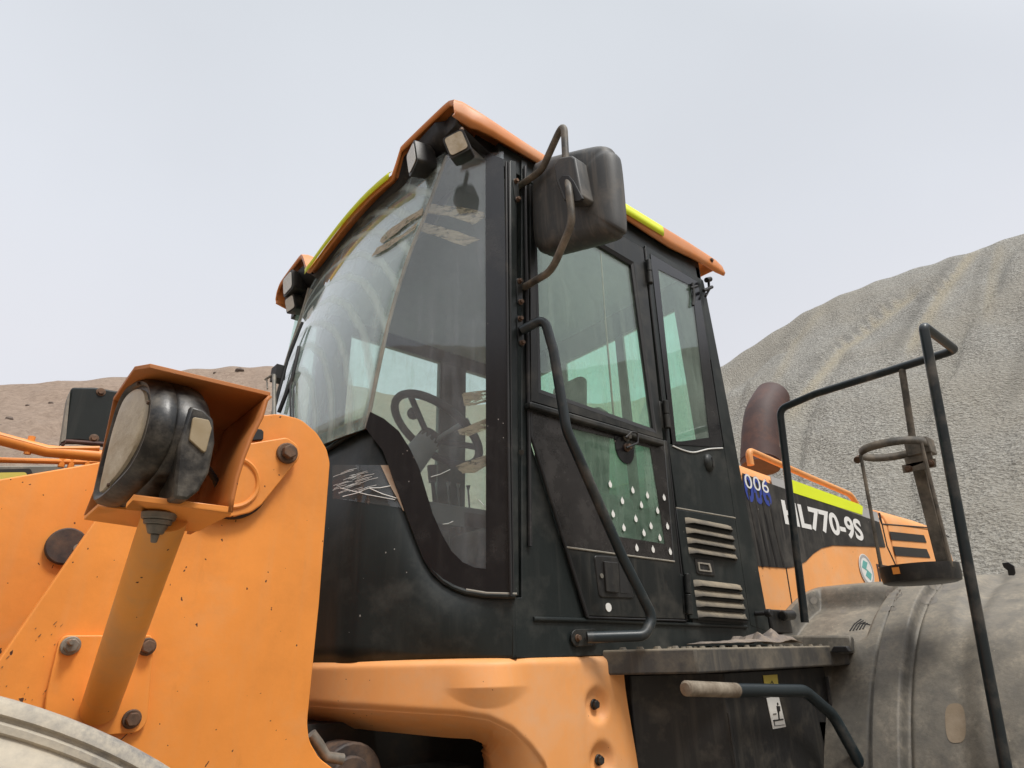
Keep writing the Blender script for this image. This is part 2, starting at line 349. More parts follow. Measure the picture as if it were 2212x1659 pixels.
def put_text(txt, name, mat, parent, origin, ux, uz, height, width, thick=.002, offset=0., spacing=1.):
    cu = bpy.data.curves.new('t', 'FONT'); cu.body = txt; cu.extrude = 0; cu.offset = offset; cu.space_character = spacing; cu.resolution_u = 6
    to = bpy.data.objects.new('t', cu); C.collection.objects.link(to); C.view_layer.update()
    me = bpy.data.meshes.new_from_object(to.evaluated_get(C.evaluated_depsgraph_get())); 
    bpy.data.objects.remove(to)
    xs = [v.co.x for v in me.vertices]; ys = [v.co.y for v in me.vertices]
    x0, x1, y0, y1 = min(xs), max(xs), min(ys), max(ys)
    n = ux.cross(uz).normalized()
    vs = [origin + ux * ((v.co.x - x0) / (x1 - x0) * width) + uz * ((v.co.y - y0) / (y1 - y0) * height) for v in me.vertices]
    fs = [tuple(p.vertices) for p in me.polygons]
    bpy.data.meshes.remove(me)
    return mk(name, vs, fs, mat, parent, smooth=1)

# ------------------------------------------------------------------ ground, hills
def fbm(v, o=5):
    s = 0; a = .5
    for i in range(o): s += a * noise.noise(v * (2 ** i)); a *= .5
    return s
def terrain():
    # azimuth (deg from +X towards +Y) -> skyline elevation (deg)
    E = [(-60, 24.5), (-20, 26.3), (2, 27.0), (5.2, 27.2), (9, 27.2), (14, 27.25), (17.5, 27.0), (20.8, 26.5), (23.5, 25.6), (26, 24.7), (28, 23.8), (29.5, 23.2), (33, 22.0), (38, 21.2), (48, 21.3), (60, 22), (67, 23.2), (71.7, 23.75), (75.6, 23.2), (79, 22.4), (84, 20.87), (91, 18.7), (105, 17.5), (140, 20), (180, 25), (220, 28), (260, 27), (312, 25)]  # past the visible hill: unseen slopes raised to block low sky light
    RAV = [([(9.2, 27.1), (11.5, 25.4), (13.3, 23.7), (15.3, 21.4)], .7, .55), ([(13.7, 25.6), (17.0, 24.0), (20.2, 22.6), (23.0, 20.4), (25.5, 18)], .8, .45), ([(7.3, 26.9), (8.5, 25), (9.6, 22.5)], .5, .3), ([(20.8, 26.2), (23.5, 24), (26, 21)], .6, .25), ([(2, 26), (4.5, 23), (6.5, 20), (9, 16)], .8, .35)]
    def build(name, a0, a1, da, r0, r1, ridge, mat, gully, amp, edge):
        n = int((a1 - a0) / da) + 1; rows = []; NR = 110
        for i in range(n):
            az = a0 + i * da; el = interp(az, E) + .06 * math.sin(az * 2.1)
            rd = ridge(az); top = rd * math.tan(R(el)) + H
            row = []
            for j in range(NR):
                t = j / (NR - 1)
                r = r0 + (r1 - r0) * t if t < .0 else r0 * (r1 / r0) ** t
                if r <= rd:
                    q = (r - r0) / (rd - r0); h = top * (q ** 1.06) * (1 - .0 * q)
                else:
                    h = top - (r - rd) * .35
                c, s = math.cos(R(az)), math.sin(R(az))
                p = Vector((r * c, r * s, 0))
                fade = sstep(0, .15, (r - r0) / (rd - r0)) * (1 if r < rd else .3)
                fr = 1 - .92 * math.exp(-((r - rd) / (rd * .05)) ** 2)
                h += amp * fbm(p * .18) * fade * fr + amp * (.07 if gully else .2) * fbm(p * 1.1 + Vector((3, 1, 0))) * fade * fr
                if gully:
                    azs = az + r * .45; gl = abs(fbm(Vector((azs * .07, 0, r * .03)), 4)); h += (-.35 * math.exp(-(gl / .05) ** 2) + .10 * fbm(Vector((azs * .35, 3, r * .08)), 3)) * fade * fr * sstep(0, .5, (r - r0) / (rd - r0))
                if gully and r < rd * 1.02:
                    el_ = math.degrees(math.atan2(h - H, r))
                    for pth, wd, dp in RAV:
                        e0, e1 = pth[0][1], pth[-1][1]
                        if e1 - 1 < el_ < e0 + .5:
                            ac = interp(-el_, [(-b, a) for a, b in pth]) + .25 * fbm(Vector((el_ * .8, wd, 0)), 3); dd = (az - ac) / wd
                            fd = sstep(e1 - 1, e1 + 1, el_) * (1 - sstep(e0 - .6, e0 + .5, el_))
                            h += .45 * dp * fd * (math.exp(-dd * dd) * -1 + .7 * math.exp(-(dd - 1.6) ** 2))
                ed = edge(az); h = h * ed - (1 - ed) * 2.0 - (.1 if j == 0 else 0)
                row.append(Vector((p.x, p.y, h - H)))
            rows.append(row)
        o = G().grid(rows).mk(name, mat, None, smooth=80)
        if gully:
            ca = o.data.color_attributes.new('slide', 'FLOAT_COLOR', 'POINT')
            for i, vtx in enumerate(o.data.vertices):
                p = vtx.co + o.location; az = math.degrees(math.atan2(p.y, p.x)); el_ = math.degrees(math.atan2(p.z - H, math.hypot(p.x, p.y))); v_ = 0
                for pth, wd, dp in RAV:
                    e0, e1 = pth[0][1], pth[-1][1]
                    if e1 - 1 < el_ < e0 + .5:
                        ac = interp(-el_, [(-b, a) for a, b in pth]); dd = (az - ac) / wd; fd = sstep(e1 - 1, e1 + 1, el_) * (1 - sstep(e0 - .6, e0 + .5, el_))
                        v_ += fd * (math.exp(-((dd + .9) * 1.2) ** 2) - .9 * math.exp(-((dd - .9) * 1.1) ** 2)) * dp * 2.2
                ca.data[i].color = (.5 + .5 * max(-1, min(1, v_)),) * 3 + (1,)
        return o
    m, nt, N, L, b = nodes_of('gravel_heap')
    a = noise_n(nt, 5.5, 10, .75); c1 = mixc(nt, rng(nt, a, .34, .66), (.17, .165, .145), (.46, .445, .40))
    v = N.new('ShaderNodeTexVoronoi'); v.inputs['Scale'].default_value = 10; L.new(pos_scaled(nt), v.inputs['Vector'])
    v2 = N.new('ShaderNodeTexVoronoi'); v2.inputs['Scale'].default_value = 21; L.new(pos_scaled(nt), v2.inputs['Vector'])
    sc = N.new('ShaderNodeSeparateColor'); L.new(v.outputs['Color'], sc.inputs[0])
    sc2 = N.new('ShaderNodeSeparateColor'); L.new(v2.outputs['Color'], sc2.inputs[0])
    c2 = mixc(nt, rng(nt, sc.outputs[0], 0, 1, 0, .55), c1, (.46, .445, .40))
    c2 = mixc(nt, rng(nt, sc2.outputs[0], .3, 1, 0, .65), c2, (.15, .14, .12))
    big = rng(nt, noise_n(nt, .16, 5, .6), .4, .62, 0, .5); c3 = mixc(nt, big, c2, (.30, .27, .215))
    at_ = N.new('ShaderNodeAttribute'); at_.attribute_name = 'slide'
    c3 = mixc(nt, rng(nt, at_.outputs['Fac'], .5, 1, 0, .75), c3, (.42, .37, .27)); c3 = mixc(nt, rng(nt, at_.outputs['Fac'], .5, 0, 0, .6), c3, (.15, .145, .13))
    L.new(c3, b.inputs['Base Color']); b.inputs['Roughness'].default_value = .95
    bp = N.new('ShaderNodeBump'); bp.inputs['Strength'].default_value = 1; bp.inputs['Distance'].default_value = .09
    hh = mmax(nt, v.outputs['Distance'], a, 'ADD'); hh = mmax(nt, hh, rng(nt, v2.outputs['Distance'], 0, 1, 0, .5), 'ADD'); L.new(hh, bp.inputs['Height']); L.new(bp.outputs[0], b.inputs['Normal'])
    m2, nt, N, L, b = nodes_of('brown_hill')
    a = noise_n(nt, 2.2, 9, .7); c1 = mixc(nt, rng(nt, a, .3, .7), (.19, .135, .098), (.33, .25, .19))
    rk = rng(nt, noise_n(nt, .9, 6, .6, (1, 1, 2.5)), .68, .72); c1 = mixc(nt, rk, c1, (.12, .085, .065))
    L.new(c1, b.inputs['Base Color']); b.inputs['Roughness'].default_value = .95
    bp = N.new('ShaderNodeBump'); bp.inputs['Strength'].default_value = .9; bp.inputs['Distance'].default_value = .2; L.new(a, bp.inputs['Height']); L.new(bp.outputs[0], b.inputs['Normal'])
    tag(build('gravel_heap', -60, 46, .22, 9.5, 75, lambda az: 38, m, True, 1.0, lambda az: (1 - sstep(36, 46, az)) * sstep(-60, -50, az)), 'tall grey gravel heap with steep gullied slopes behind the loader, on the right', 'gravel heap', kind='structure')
    tag(build('brown_hill', 24, 312, .35, 16, 150, lambda az: 70, m2, False, 2.2, lambda az: sstep(24, 36, az) * (1 - sstep(302, 312, az))), 'low brown earth hill with scattered dark stones behind the loader, on the left, with unseen walls added behind the camera to block sky light', 'hill', kind='structure')
    m3_, nt, N, L, b = nodes_of('dirt_ground')
    a = noise_n(nt, 3, 8, .7); L.new(mixc(nt, rng(nt, a, .3, .7), (.16, .13, .10), (.26, .22, .17)), b.inputs['Base Color']); b.inputs['Roughness'].default_value = .95
    rows = [[Vd((x * 20., y * 20., -H)) for x in range(-20, 21)] for y in range(-20, 21)]
    tag(G().grid(rows).mk('ground', m3_), kind='structure')
terrain()
from mathutils.bvhtree import BVHTree
def stones():
    o = bpy.data.objects['brown_hill']; m_ = o.data; bv = BVHTree.FromPolygons([v.co + o.location for v in m_.vertices], [tuple(p.vertices) for p in m_.polygons])
    ms = dirty('dark_stone', (.12, .09, .075), .9, dustamt=.3, bump=.6)
    wh = ['alone near the far left skyline', 'largest, just under the skyline beside the cab', 'small, just left of the largest stone', 'above the black lamp guard', 'low on the slope at the left edge', 'halfway up the slope left of the lamp guard', 'on the skyline over the headlamp guard roof']
    for i, (x, y, w, t) in enumerate(((518, 801, 15, 1), (465, 806, 7, 2), (110, 871, 7, 5), (20, 905, 10, 4), (160, 852, 5, 3), (400, 797, 5, 6), (60, 876, 6, 0))):
        r = ray(x, y).normalized(); hit = bv.ray_cast(Vector((0, 0, H)), r)
        if hit[0] is None: continue
        p = hit[0] - Vector((0, 0, H)); k = w * p.length / 1500 / 2; g = G(); loops = []
        for b in range(7):
            bb = -1.35 + 2.7 * b / 6; loops.append([p + Vector((k * 1.3 * math.cos(bb) * math.cos(a), k * 1.3 * math.cos(bb) * math.sin(a), k * .8 * math.sin(bb))) * (1 + .45 * noise.noise(Vector((math.cos(a) * 2, math.sin(a) * 2, bb * 2 + i * 5)))) - p * .0 for a in [q * math.pi / 6 for q in range(12)]])
        loops = [[p + (v - p * 1.0) if False else v for v in l] for l in loops]
        g.loft(loops); s_ = g.mk('stone', ms, smooth=20); tag(s_, 'dark stone on the brown hill, ' + wh[t], 'stone', 'dark stones on the brown hill')
stones()

# ------------------------------------------------------------------ the loader
LD = empty('wheel_loader', Vd((2.3, 2.11, -H)))
tag(LD, 'large dusty orange wheel loader with dark green cab, seen close from its front left side', 'wheel loader')
YC = 2.11
nY = Vd((0, -1, 0))

# ---- cab shell
A0 = Vd((1.15, 1.36, 0)); pn = Vd((.88, 1, 0)).normalized()          # corner pane plane: vertical, turned towards the front left
def onP(x, y, off=0.): return aP(x, y, A0 + pn * off, pn)
def LP(pts, off=0.): return [onP(*p, off) for p in pts]
g = G()
t = .03
# left side: lower sill and triangle in front of the door
g.prism(LY([(1108, 1291), (1127, 1291), (1127, 345), (1139, 350), (1143, 946), (1264, 1338), (1485, 1345), (1497, 1347), (1622, 1351), (1664, 1366), (1668, 1402), (1147, 1421), (1108, 1421)], 1.36), (0, t, 0))
# ridge moulded along the sill
g2 = G().tube(LY([(1152, 1337), (1300, 1341), (1612, 1354)], 1.358), .0065, 10)
# rear side frame round the window, lower panel, rear post
ofr = LY([(1394, 530), (1519, 606), (1571, 968), (1444, 958)], 1.36); ifr = LY([(1405, 548), (1508, 609), (1562, 966), (1453, 960)], 1.36)
g.frame(ofr, ifr, (0, t, 0))
g.prism(LY([(1444, 958), (1453, 952), (1562, 958), (1571, 968), (1622, 1351), (1497, 1347)], 1.36), (0, t, 0))
g.prism(LY([(1512, 600), (1519, 606), (1522, 618), (1570, 862), (1664, 1366), (1622, 1351), (1565, 968), (1538, 790)], 1.3588), (0, t, 0))
# roof header over the door
g.prism([Vd((1.13, 1.37, 1.625)), Vd((2.36, 1.37, 1.60)), Vd((2.36, 1.37, 1.72)), Vd((1.13, 1.37, 1.72))], (0, .05, 0))
# rear wall round its window
rw = [Vd((2.42, 1.37, .0)), Vd((2.42, 2.86, .0)), Vd((2.355, 2.86, 1.68)), Vd((2.355, 1.37, 1.68))]
ri = [Vd((2.395, 1.52, .62)), Vd((2.395, 2.70, .62)), Vd((2.36, 2.70, 1.52)), Vd((2.36, 1.52, 1.52))]
g.frame(rw, ri, (-.03, 0, 0))
# far side: posts, header, lower panel
FY = 2.83
def fbox(x0, x1, z0, z1): g.box((x0, FY, z0), (x1, FY + .04, z1))
fbox(1.12, 1.30, .0, 1.60); fbox(1.30, 2.36, .0, .42); fbox(1.87, 2.05, .42, 1.60); fbox(2.30, 2.40, .42, 1.60); fbox(.98, 2.36, 1.60, 1.70)
cab = g.mk('cab_body', m_dk, LD, bevel=.004)
g2.mk('sill_moulding', m_dk, cab)
# lining: ceiling and floor
G().box((1.02, 1.42, 1.655), (2.34, 2.80, 1.70)).mk('headlining', m_int, cab, bevel=.01)
G().box((1.16, 1.45, -.05), (2.40, 2.76, .02)).mk('cab_floor', m_rub, cab)
# nose panel: from the front centre round the left corner to the A post; its top edge follows the glass
bnd = LP([(700, 948), (740, 934), (772, 929), (797, 934), (812, 948), (828, 975), (845, 1020), (860, 1060), (880, 1115), (900, 1170), (915, 1208), (935, 1240), (960, 1263), (990, 1278), (1040, 1287), (1107, 1289)], .012)
bx = [(p.x, p.z) for p in bnd if p.x > .82]; bx.sort()
FX = .80
def plan(s):
    """s 0..1: plan curve of the nose from far side centre to the A post"""
    P0 = Vd((FX - .02, 2.83, 0)); P1 = Vd((FX - .05, YC, 0)); P2 = Vd((FX, 1.78, 0)); P3 = Vd((.825, 1.665, 0)); P4 = Vd((.90, 1.59, 0)); P5 = Vd((1.15, 1.355, 0))
    return P0, P1, P2, P3, P4, P5
nose = spline(plan(0), 14)
rows = []
for k in range(15):
    row = []
    for p in nose:
        zt = .655 if p.x < .835 else interp(p.x, [(.835, .655)] + [(a, b) for a, b in bx if a > .836])
        if p.x < .86 and p.y > 1.72: zt = .60 + .05 * sstep(2.0, 1.7, p.y)
        q = k / 14; z = -.005 + (zt + .005) * q
        bulge = .022 * math.sin(math.pi * min(1, q * 1.0)) * (1 - sstep(1.0, 1.14, p.x))
        lean = .03 * sstep(.25, .65, z) * sstep(1.55, 1.7, p.y)
        row.append(Vd((p.x - bulge * .7 + lean, p.y - bulge * .7, z)))
    rows.append(row)
G().grid(rows).mk('nose_panel', m_dk, cab, solid=.012, smooth=60)
lip = [r - pn * .006 for r in rows[-1] if r.y < 1.9]
kk = max(i for i, p in enumerate(lip) if p.z > .19) + 1
G().tube(lip[:kk + 1], .0085, 10).mk('nose_rim', m_dk, cab); G().tube(lip[kk - 1:], .0085, 10).mk('nose_rim', m_dk, cab); G().tube([p + Vd((0, -.006, .004)) for p in lip[kk + 1:]], .0036, 8).mk('nose_rim_dust', m_lip, cab)
# corner pane, with its black border, gasket
seam = [(948, 383), (916, 471), (891, 531), (875, 576), (855, 640), (837, 706), (821, 779), (806, 850), (791, 925)]
seam3 = LP(seam); 
topz = seam3[0] + (seam3[0] - seam3[1]).normalized() * .10
left = [topz] + seam3
btm = LP([(797, 934), (812, 948), (828, 975), (845, 1020), (860, 1060), (880, 1115), (900, 1170), (915, 1208), (935, 1240), (960, 1263), (990, 1278), (1040, 1287), (1101, 1289)])
pane = left + btm + [onP(1088, 345)]
pane[-1] = onP(1088, 330)
G().prism(pane, -pn * .006).mk('corner_window', m_gp, cab)
inner = LP([(800, 890), (830, 905), (862, 932), (885, 968), (905, 1010), (920, 1060), (935, 1110), (955, 1155), (975, 1190), (1000, 1215), (1025, 1226), (1050, 1229)], -.008)
outer = LP([(790, 925), (805, 945), (828, 975), (845, 1020), (860, 1060), (880, 1115), (900, 1170), (915, 1208), (935, 1240), (960, 1263), (1010, 1284), (1050, 1289)], -.008)
g = G(); 
g.prism(inner + LP([(1049, 330), (1088, 345), (1106, 1289)], -.008) + outer[::-1], -pn * .003)
g.mk('glass_border', m_frit, cab)
G().tube([p + pn * .002 for p in left], .0065, 8, flat=.8).mk('glass_seam', m_lip, cab)
# A post: outer channel with black seals each side
g = G().tube(LY([(1104, 1288), (1099, 1000), (1096, 700), (1093, 350)], 1.352), .0045, 8)
g.tube(LY([(1145, 1180), (1143, 946), (1139, 700), (1134, 360)], 1.352), .006, 8)
g.tube(LY([(1109, 1288), (1105, 1000), (1102, 700), (1099, 350)], 1.352), .003, 6)
g.mk('post_seal', m_rub, cab)
G().prism(LY([(1107, 1288), (1122, 1288), (1116, 348), (1101, 345)], 1.356), (0, .02, 0)).mk('front_post', m_dk, cab, bevel=.004)
# windscreen, spans to the mirrored seam, bulging a little forwards
rows = []
for k in range(13):
    q = k / 12; i = q * (len(left) - 1); a = int(min(i, len(left) - 2)); p = left[a].lerp(left[a + 1], i - a)
    p = p + Vd((-.004, .004, 0))
    row = []
    yf = 2 * YC - p.y - .03
    for j in range(25):
        u = j / 24; row.append(Vd((p.x - .05 * (1 - (2 * u - 1) ** 2), p.y + (yf - p.y) * u, p.z)))
    rows.append(row)
rows[0] = [p + Vd((0, 0, .02)) for p in rows[0]]
ws = G().grid(rows).mk('windscreen', m_gw, cab, solid=.005, smooth=60)
wrows = rows
def onW(u, q, off=-.012):
    i = q * 12; a = int(min(i, 11)); j = u * 24; b_ = int(min(j, 23)); fi, fj = i - a, j - b_
    return (wrows[a][b_] * (1 - fi) * (1 - fj) + wrows[a + 1][b_] * fi * (1 - fj) + wrows[a][b_ + 1] * (1 - fi) * fj + wrows[a + 1][b_ + 1] * fi * fj) + Vd((off, 0, 0))
# dark band behind the top and foot of the windscreen
band = [[onW(u / 24, v, .010) for v in (0, .04, .09 + .04 * (abs(u / 12 - 1) > .78), .14 + .09 * (abs(u / 12 - 1) > .82))] for u in range(25)]
G().grid(band).mk('windscreen_border', m_frit, cab, solid=.003); G().grid([[onW(u / 24, v, .010) for v in (.955, .975, 1.)] for u in range(25)]).mk('windscreen_border', m_frit, cab, solid=.003)
G().tube([r[24] for r in rows], .008, 8).mk('glass_seam', m_lip, cab)
# far corner pane and far windows
def far(p, d=0.): return Vd((p.x, 2 * YC - p.y - .03 - d, p.z))
G().prism([Vd((.98, 2.80, 1.6)), Vd((.85, 2.62, .62)), Vd((.90, 2.66, .3)), Vd((1.12, 2.83, .15)), Vd((1.12, 2.83, 1.6))], Vd((.004, -.004, 0))).mk('far_corner_window', m_gf, cab)
for x0, x1 in ((1.30, 1.87), (2.05, 2.30)):
    G().box((x0, FY + .01, .42), (x1, FY + .016, 1.60)).mk('far_window', m_gf, cab)
G().prism([p + Vd((-.014, 0, 0)) for p in ri], (.005, 0, 0)).mk('rear_window', m_gr, cab)
G().box((1.12, FY, .85), (1.30, FY + .03, .9)).mk('far_post_trim', m_dk2, cab)
for yb in (1.86, 2.28): G().box((2.345, yb, .62), (2.36, yb + .05, 1.53)).mk('rear_window_bar', m_dk2, cab)
# rear side window
clear = [(1422, 582), (1495, 618), (1533, 945), (1461, 955)]
oW = LY([(1405, 548), (1508, 609), (1562, 966), (1453, 960)], 1.357); iW = LY(clear, 1.357)
wb = G().frame(oW, iW, (0, .005, 0)); wb.mk('side_window_border', m_frit, cab)
G().prism(LY(clear, 1.359), (0, .004, 0)).mk('side_window', m_gd, cab)
G().tube(spline(LY([(1453, 963), (1478, 973), (1500, 977), (1530, 970), (1561, 968)], 1.357), 6), .0028, 6).mk('window_sealant', m_wht, cab)
# keyhole bump
kc = aY(1530, 1000, 1.36); g = G(); loops = []
for k in range(7):
    a = k / 6 * math.pi / 2; rr = math.cos(a); loops.append([kc + Vd((.030 * rr * math.cos(tt), -.020 * math.sin(a), .038 * rr * math.sin(tt))) for tt in [i * math.pi / 12 for i in range(24)]])
g.loft(loops); g.mk('lock_cover', m_dk, cab)
G().prism([kc + Vd((x, -.0215, z)) for x, z in ((-.002, -.02), (.006, -.02), (.007, .0), (.004, .02), (-.002, .018))], (0, .006, 0)).mk('lock_slot', m_blk, cab)
# work light cable hook on the rear post
g = G().tube(LY([(1530, 600), (1532, 625), (1524, 640)], 1.34), .006, 8); g.tube(LY([(1520, 628), (1538, 620)], 1.33), .008, 8); g.cyl(aY(1526, 605, 1.33), aY(1534, 603, 1.33), .012)
g.tube(LY([(1496, 612), (1499, 640), (1497, 660)], 1.35), .007, 8); g.tube(LY([(1492, 622), (1506, 618)], 1.35), .006, 8)
g.mk('cable_clip', m_rub, cab)

# ---- cab door
dY = 1.348
def z4(x, y): return (x * .2708 + 1094.4, y * .2708 + 979.2)
o1 = LY([(1145, 396), (1300, 484), (1390, 536), (1433, 950), (1147, 866)], dY); i1 = LY([(1153, 440), (1300, 527), (1368, 567), (1418, 936), (1163, 848)], dY)
g = G().frame(o1, i1, (0, .028, 0))
g.prism(LY([(1222, 1183), (1456, 1214), (1434, 950), (1441, 952), (1481, 1338), (1270, 1331)], dY), (0, .028, 0))
door = g.mk('cab_door', m_dk2, LD, bevel=.003); door['label'] = 'dark front-hinged cab door with two panes and white droplet stickers'
gi = LY([(1158, 452), (1298, 534), (1363, 573), (1411, 926), (1169, 842)], dY + .006)
G().frame(i1, gi, (0, .012, 0)).mk('window_seal', m_rub, door)
G().prism(LY([(1153, 440), (1300, 527), (1368, 567), (1418, 936), (1163, 848)], dY + .014), (0, .005, 0)).mk('door_glass', m_gd, door)
G().tube(LY([(1296, 528), (1308, 700), (1326, 905)], dY + .02), .004, 6).mk('glass_divider', m_lip, door)
G().prism(LY([(1145, 866), (1434, 950), (1437, 963), (1146, 880)], dY - .018), (0, .03, 0)).mk('belt_rail', m_dk2, door, bevel=.006, seg=3)
oL = LY([(1148, 882), (1435, 962), (1456, 1211), (1223, 1180), (1149, 945)], dY + .002); iL = LY([(1233, 924), (1405, 967), (1437, 1175), (1322, 1157), (1240, 945)], dY + .002)
G().frame(oL, iL, (0, .006, 0)).mk('lower_glass_border', m_fritd, door)
G().prism(LY([(1233, 924), (1405, 967), (1437, 1175), (1322, 1157), (1240, 945)], dY + .004), (0, .004, 0)).mk('lower_door_glass', m_gl, door)
kb = aY(1350, 968, dY)
G().prism([kb + Vd((.048 * math.cos(a), 0, .055 * math.sin(a))) for a in [math.pi + i * math.pi / 14 for i in range(15)]] + [kb + Vd((.048, 0, .02)), kb + Vd((-.048, 0, .045))], (0, .004, 0)).mk('knob_patch', m_frit, door)
G().tube(LY([(1223, 1182), (1340, 1198), (1457, 1213)], dY - .001), .0028, 6).mk('panel_seam', m_lip, door)
g = G().tube(fillet(LY([(1146, 868), (1148, 944), (1269, 1333)], dY + .002), .02), .0055, 8); g.tube(LY([(1269, 1334), (1482, 1341)], dY + .002), .003, 6); g.tube(LY([(1392, 536), (1441, 956), (1483, 1340)], dY + .004), .0035, 6)
g.mk('door_seal', m_rub, door)
# stay knobs
bolt('stay_knob', aY(1352, 945, dY), nY, .010, .02, m_zinc, door); k2 = bolt('stay_knob', aY(1353, 967, dY), nY, .010, .02, m_bolt, door); k2['label'] = 'rusty stay knob'
G().tube(fillet(LY([(1352, 945), (1365, 933), (1378, 935), (1378, 957), (1353, 967)], dY - .03), .012), .0035, 8).mk('stay_lever', m_rub, door)
# droplet stickers
dr = [(828, 250), (1008, 297), (925, 382), (1125, 338), (1258, 356), (1077, 415), (1206, 460), (851, 487), (1032, 525), (937, 597), (1153, 582), (1285, 585), (1097, 638), (1224, 677), (1040, 758), (1170, 770), (1307, 787)]
src = None
for i, d in enumerate(dr):
    c = aY(*z4(*d), dY - .001); rr = .0078
    pts = []
    for k in range(16):
        a = k * math.pi / 8; x = math.cos(a) * rr; z = math.sin(a) * rr * 1.25
        if k == 4: z = rr * 1.95; x = 0
        elif k in (3, 5): z = rr * 1.35; x *= .75
        pts.append(c + Vd((x, 0, z)))
    if src is None: src = G().prism(pts, (0, .0012, 0)).mk('droplet_sticker', m_wht, door); sp = c
    else:
        q = src.copy(); C.collection.objects.link(q); q.location = src.location + (c - sp)
# door handle
g = G().prism(fillet(LY([(1284, 1199), (1352, 1204), (1371, 1293), (1296, 1290)], dY - .004), .012, closed=True), (0, .006, 0))
dh = g.mk('door_handle', m_pl, door, bevel=.003)
G().prism(fillet(LY([(1306, 1212), (1335, 1215), (1338, 1281), (1311, 1278)], dY - .012), .003, closed=True), (0, .01, 0)).mk('handle_paddle', m_pl, door, bevel=.002)
G().prism(LY([(1337, 1216), (1350, 1218), (1360, 1282), (1340, 1281)], dY - .005), (0, .002, 0)).mk('handle_recess', m_blk, door)
kc = aY(1299, 1244, dY - .005); G().cyl(kc, kc + nY * .003, .007).mk('keyhole', m_zinc, door)
kc = aY(1314, 1312, dY); G().cyl(kc, kc + nY * .002, .0125).mk('round_sticker', m_wht, door)
# hinges
for a, b in (((1401, 562), (1405, 612)), ((1437, 866), (1443, 925)), ((1484, 1240), (1490, 1328))):
    p, q = aY(*a, dY - .012), aY(*b, dY - .012); g = G().cyl(p, p.lerp(q, .49), .011); g.cyl(p.lerp(q, .51), q, .011); g.prism([p + Vd((-.02, .012, 0)), p + Vd((.03, .012, -.01)), q + Vd((.03, .012, .01)), q + Vd((-.02, .012, 0))], (0, .004, 0))
    g.mk('hinge', m_dk2, door, bevel=.002)
pc = aY(1632, 1326, 1.36); g = G().cyl(pc + Vd((-.005, 0, 0)), pc + Vd((0, -.04, 0)), .008); g.cyl(pc + Vd((.0, -.04, 0)), pc + Vd((.0, -.065, 0)), .014); g.mk('door_stop', m_rub, cab, bevel=.004)

# ---- louvred vent door
vd = G().prism(LY([(1461, 1099), (1587, 1121), (1620, 1341), (1491, 1337)], 1.350), (0, .02, 0)).mk('vent_door', m_dk, LD, bevel=.003)
G().tube(LY([(1460, 1097), (1588, 1119)], 1.352), .003, 6).mk('vent_seam', m_lip, vd)
sl = [((1420, 505), (1790, 578)), ((1427, 583), (1805, 655)), ((1437, 663), (1815, 730)), ((1447, 743), (1828, 805)), ((1487, 1003), (1865, 1048)), ((1497, 1085), (1880, 1122)), ((1508, 1165), (1890, 1198)), ((1520, 1247), (1903, 1278))]
for a, b in sl:
    pa, pb = aY(*z4(*a), 1.349), aY(*z4(*b), 1.349); L_ = (pb - pa); rows = []
    for k in range(7):
        q = k / 6; dz = -.022 * q; row = []
        for j in range(13):
            u = j / 12; e = min(1, min(u, 1 - u) / .07); e = math.sqrt(max(0, 1 - (1 - e) ** 2)); row.append(pa + L_ * u + Vd((0, -.020 * math.sin(q * math.pi / 2) * e, dz - .003 * (1 - e))))
        rows.append(row)
    rows.append([p + Vd((0, .012, .001)) for p in rows[-1]])
    G().grid(rows).mk('louvre', m_step, vd, smooth=60)
    G().prism([pa + Vd((0, .0, -.024)), pb + Vd((0, .0, -.024)), pb + Vd((0, .0, -.032)), pa + Vd((0, .0, -.032))], (0, .0015, 0)).mk('louvre_gap', m_blk, vd)
g = G().prism(fillet(LY([(1502, 1205), (1541, 1209), (1546, 1245), (1507, 1240)], 1.345), .008, closed=True), (0, .006, 0)); g.mk('latch_plate', m_pl, vd, bevel=.003)
G().frame(fillet(LY([(1508, 1214), (1534, 1217), (1539, 1236), (1511, 1233)], 1.341), .004, closed=True), fillet(LY([(1511, 1217), (1531, 1220), (1535, 1233), (1513, 1230)], 1.341), .003, closed=True), (0, .004, 0)).mk('latch_ring', m_lip, vd)

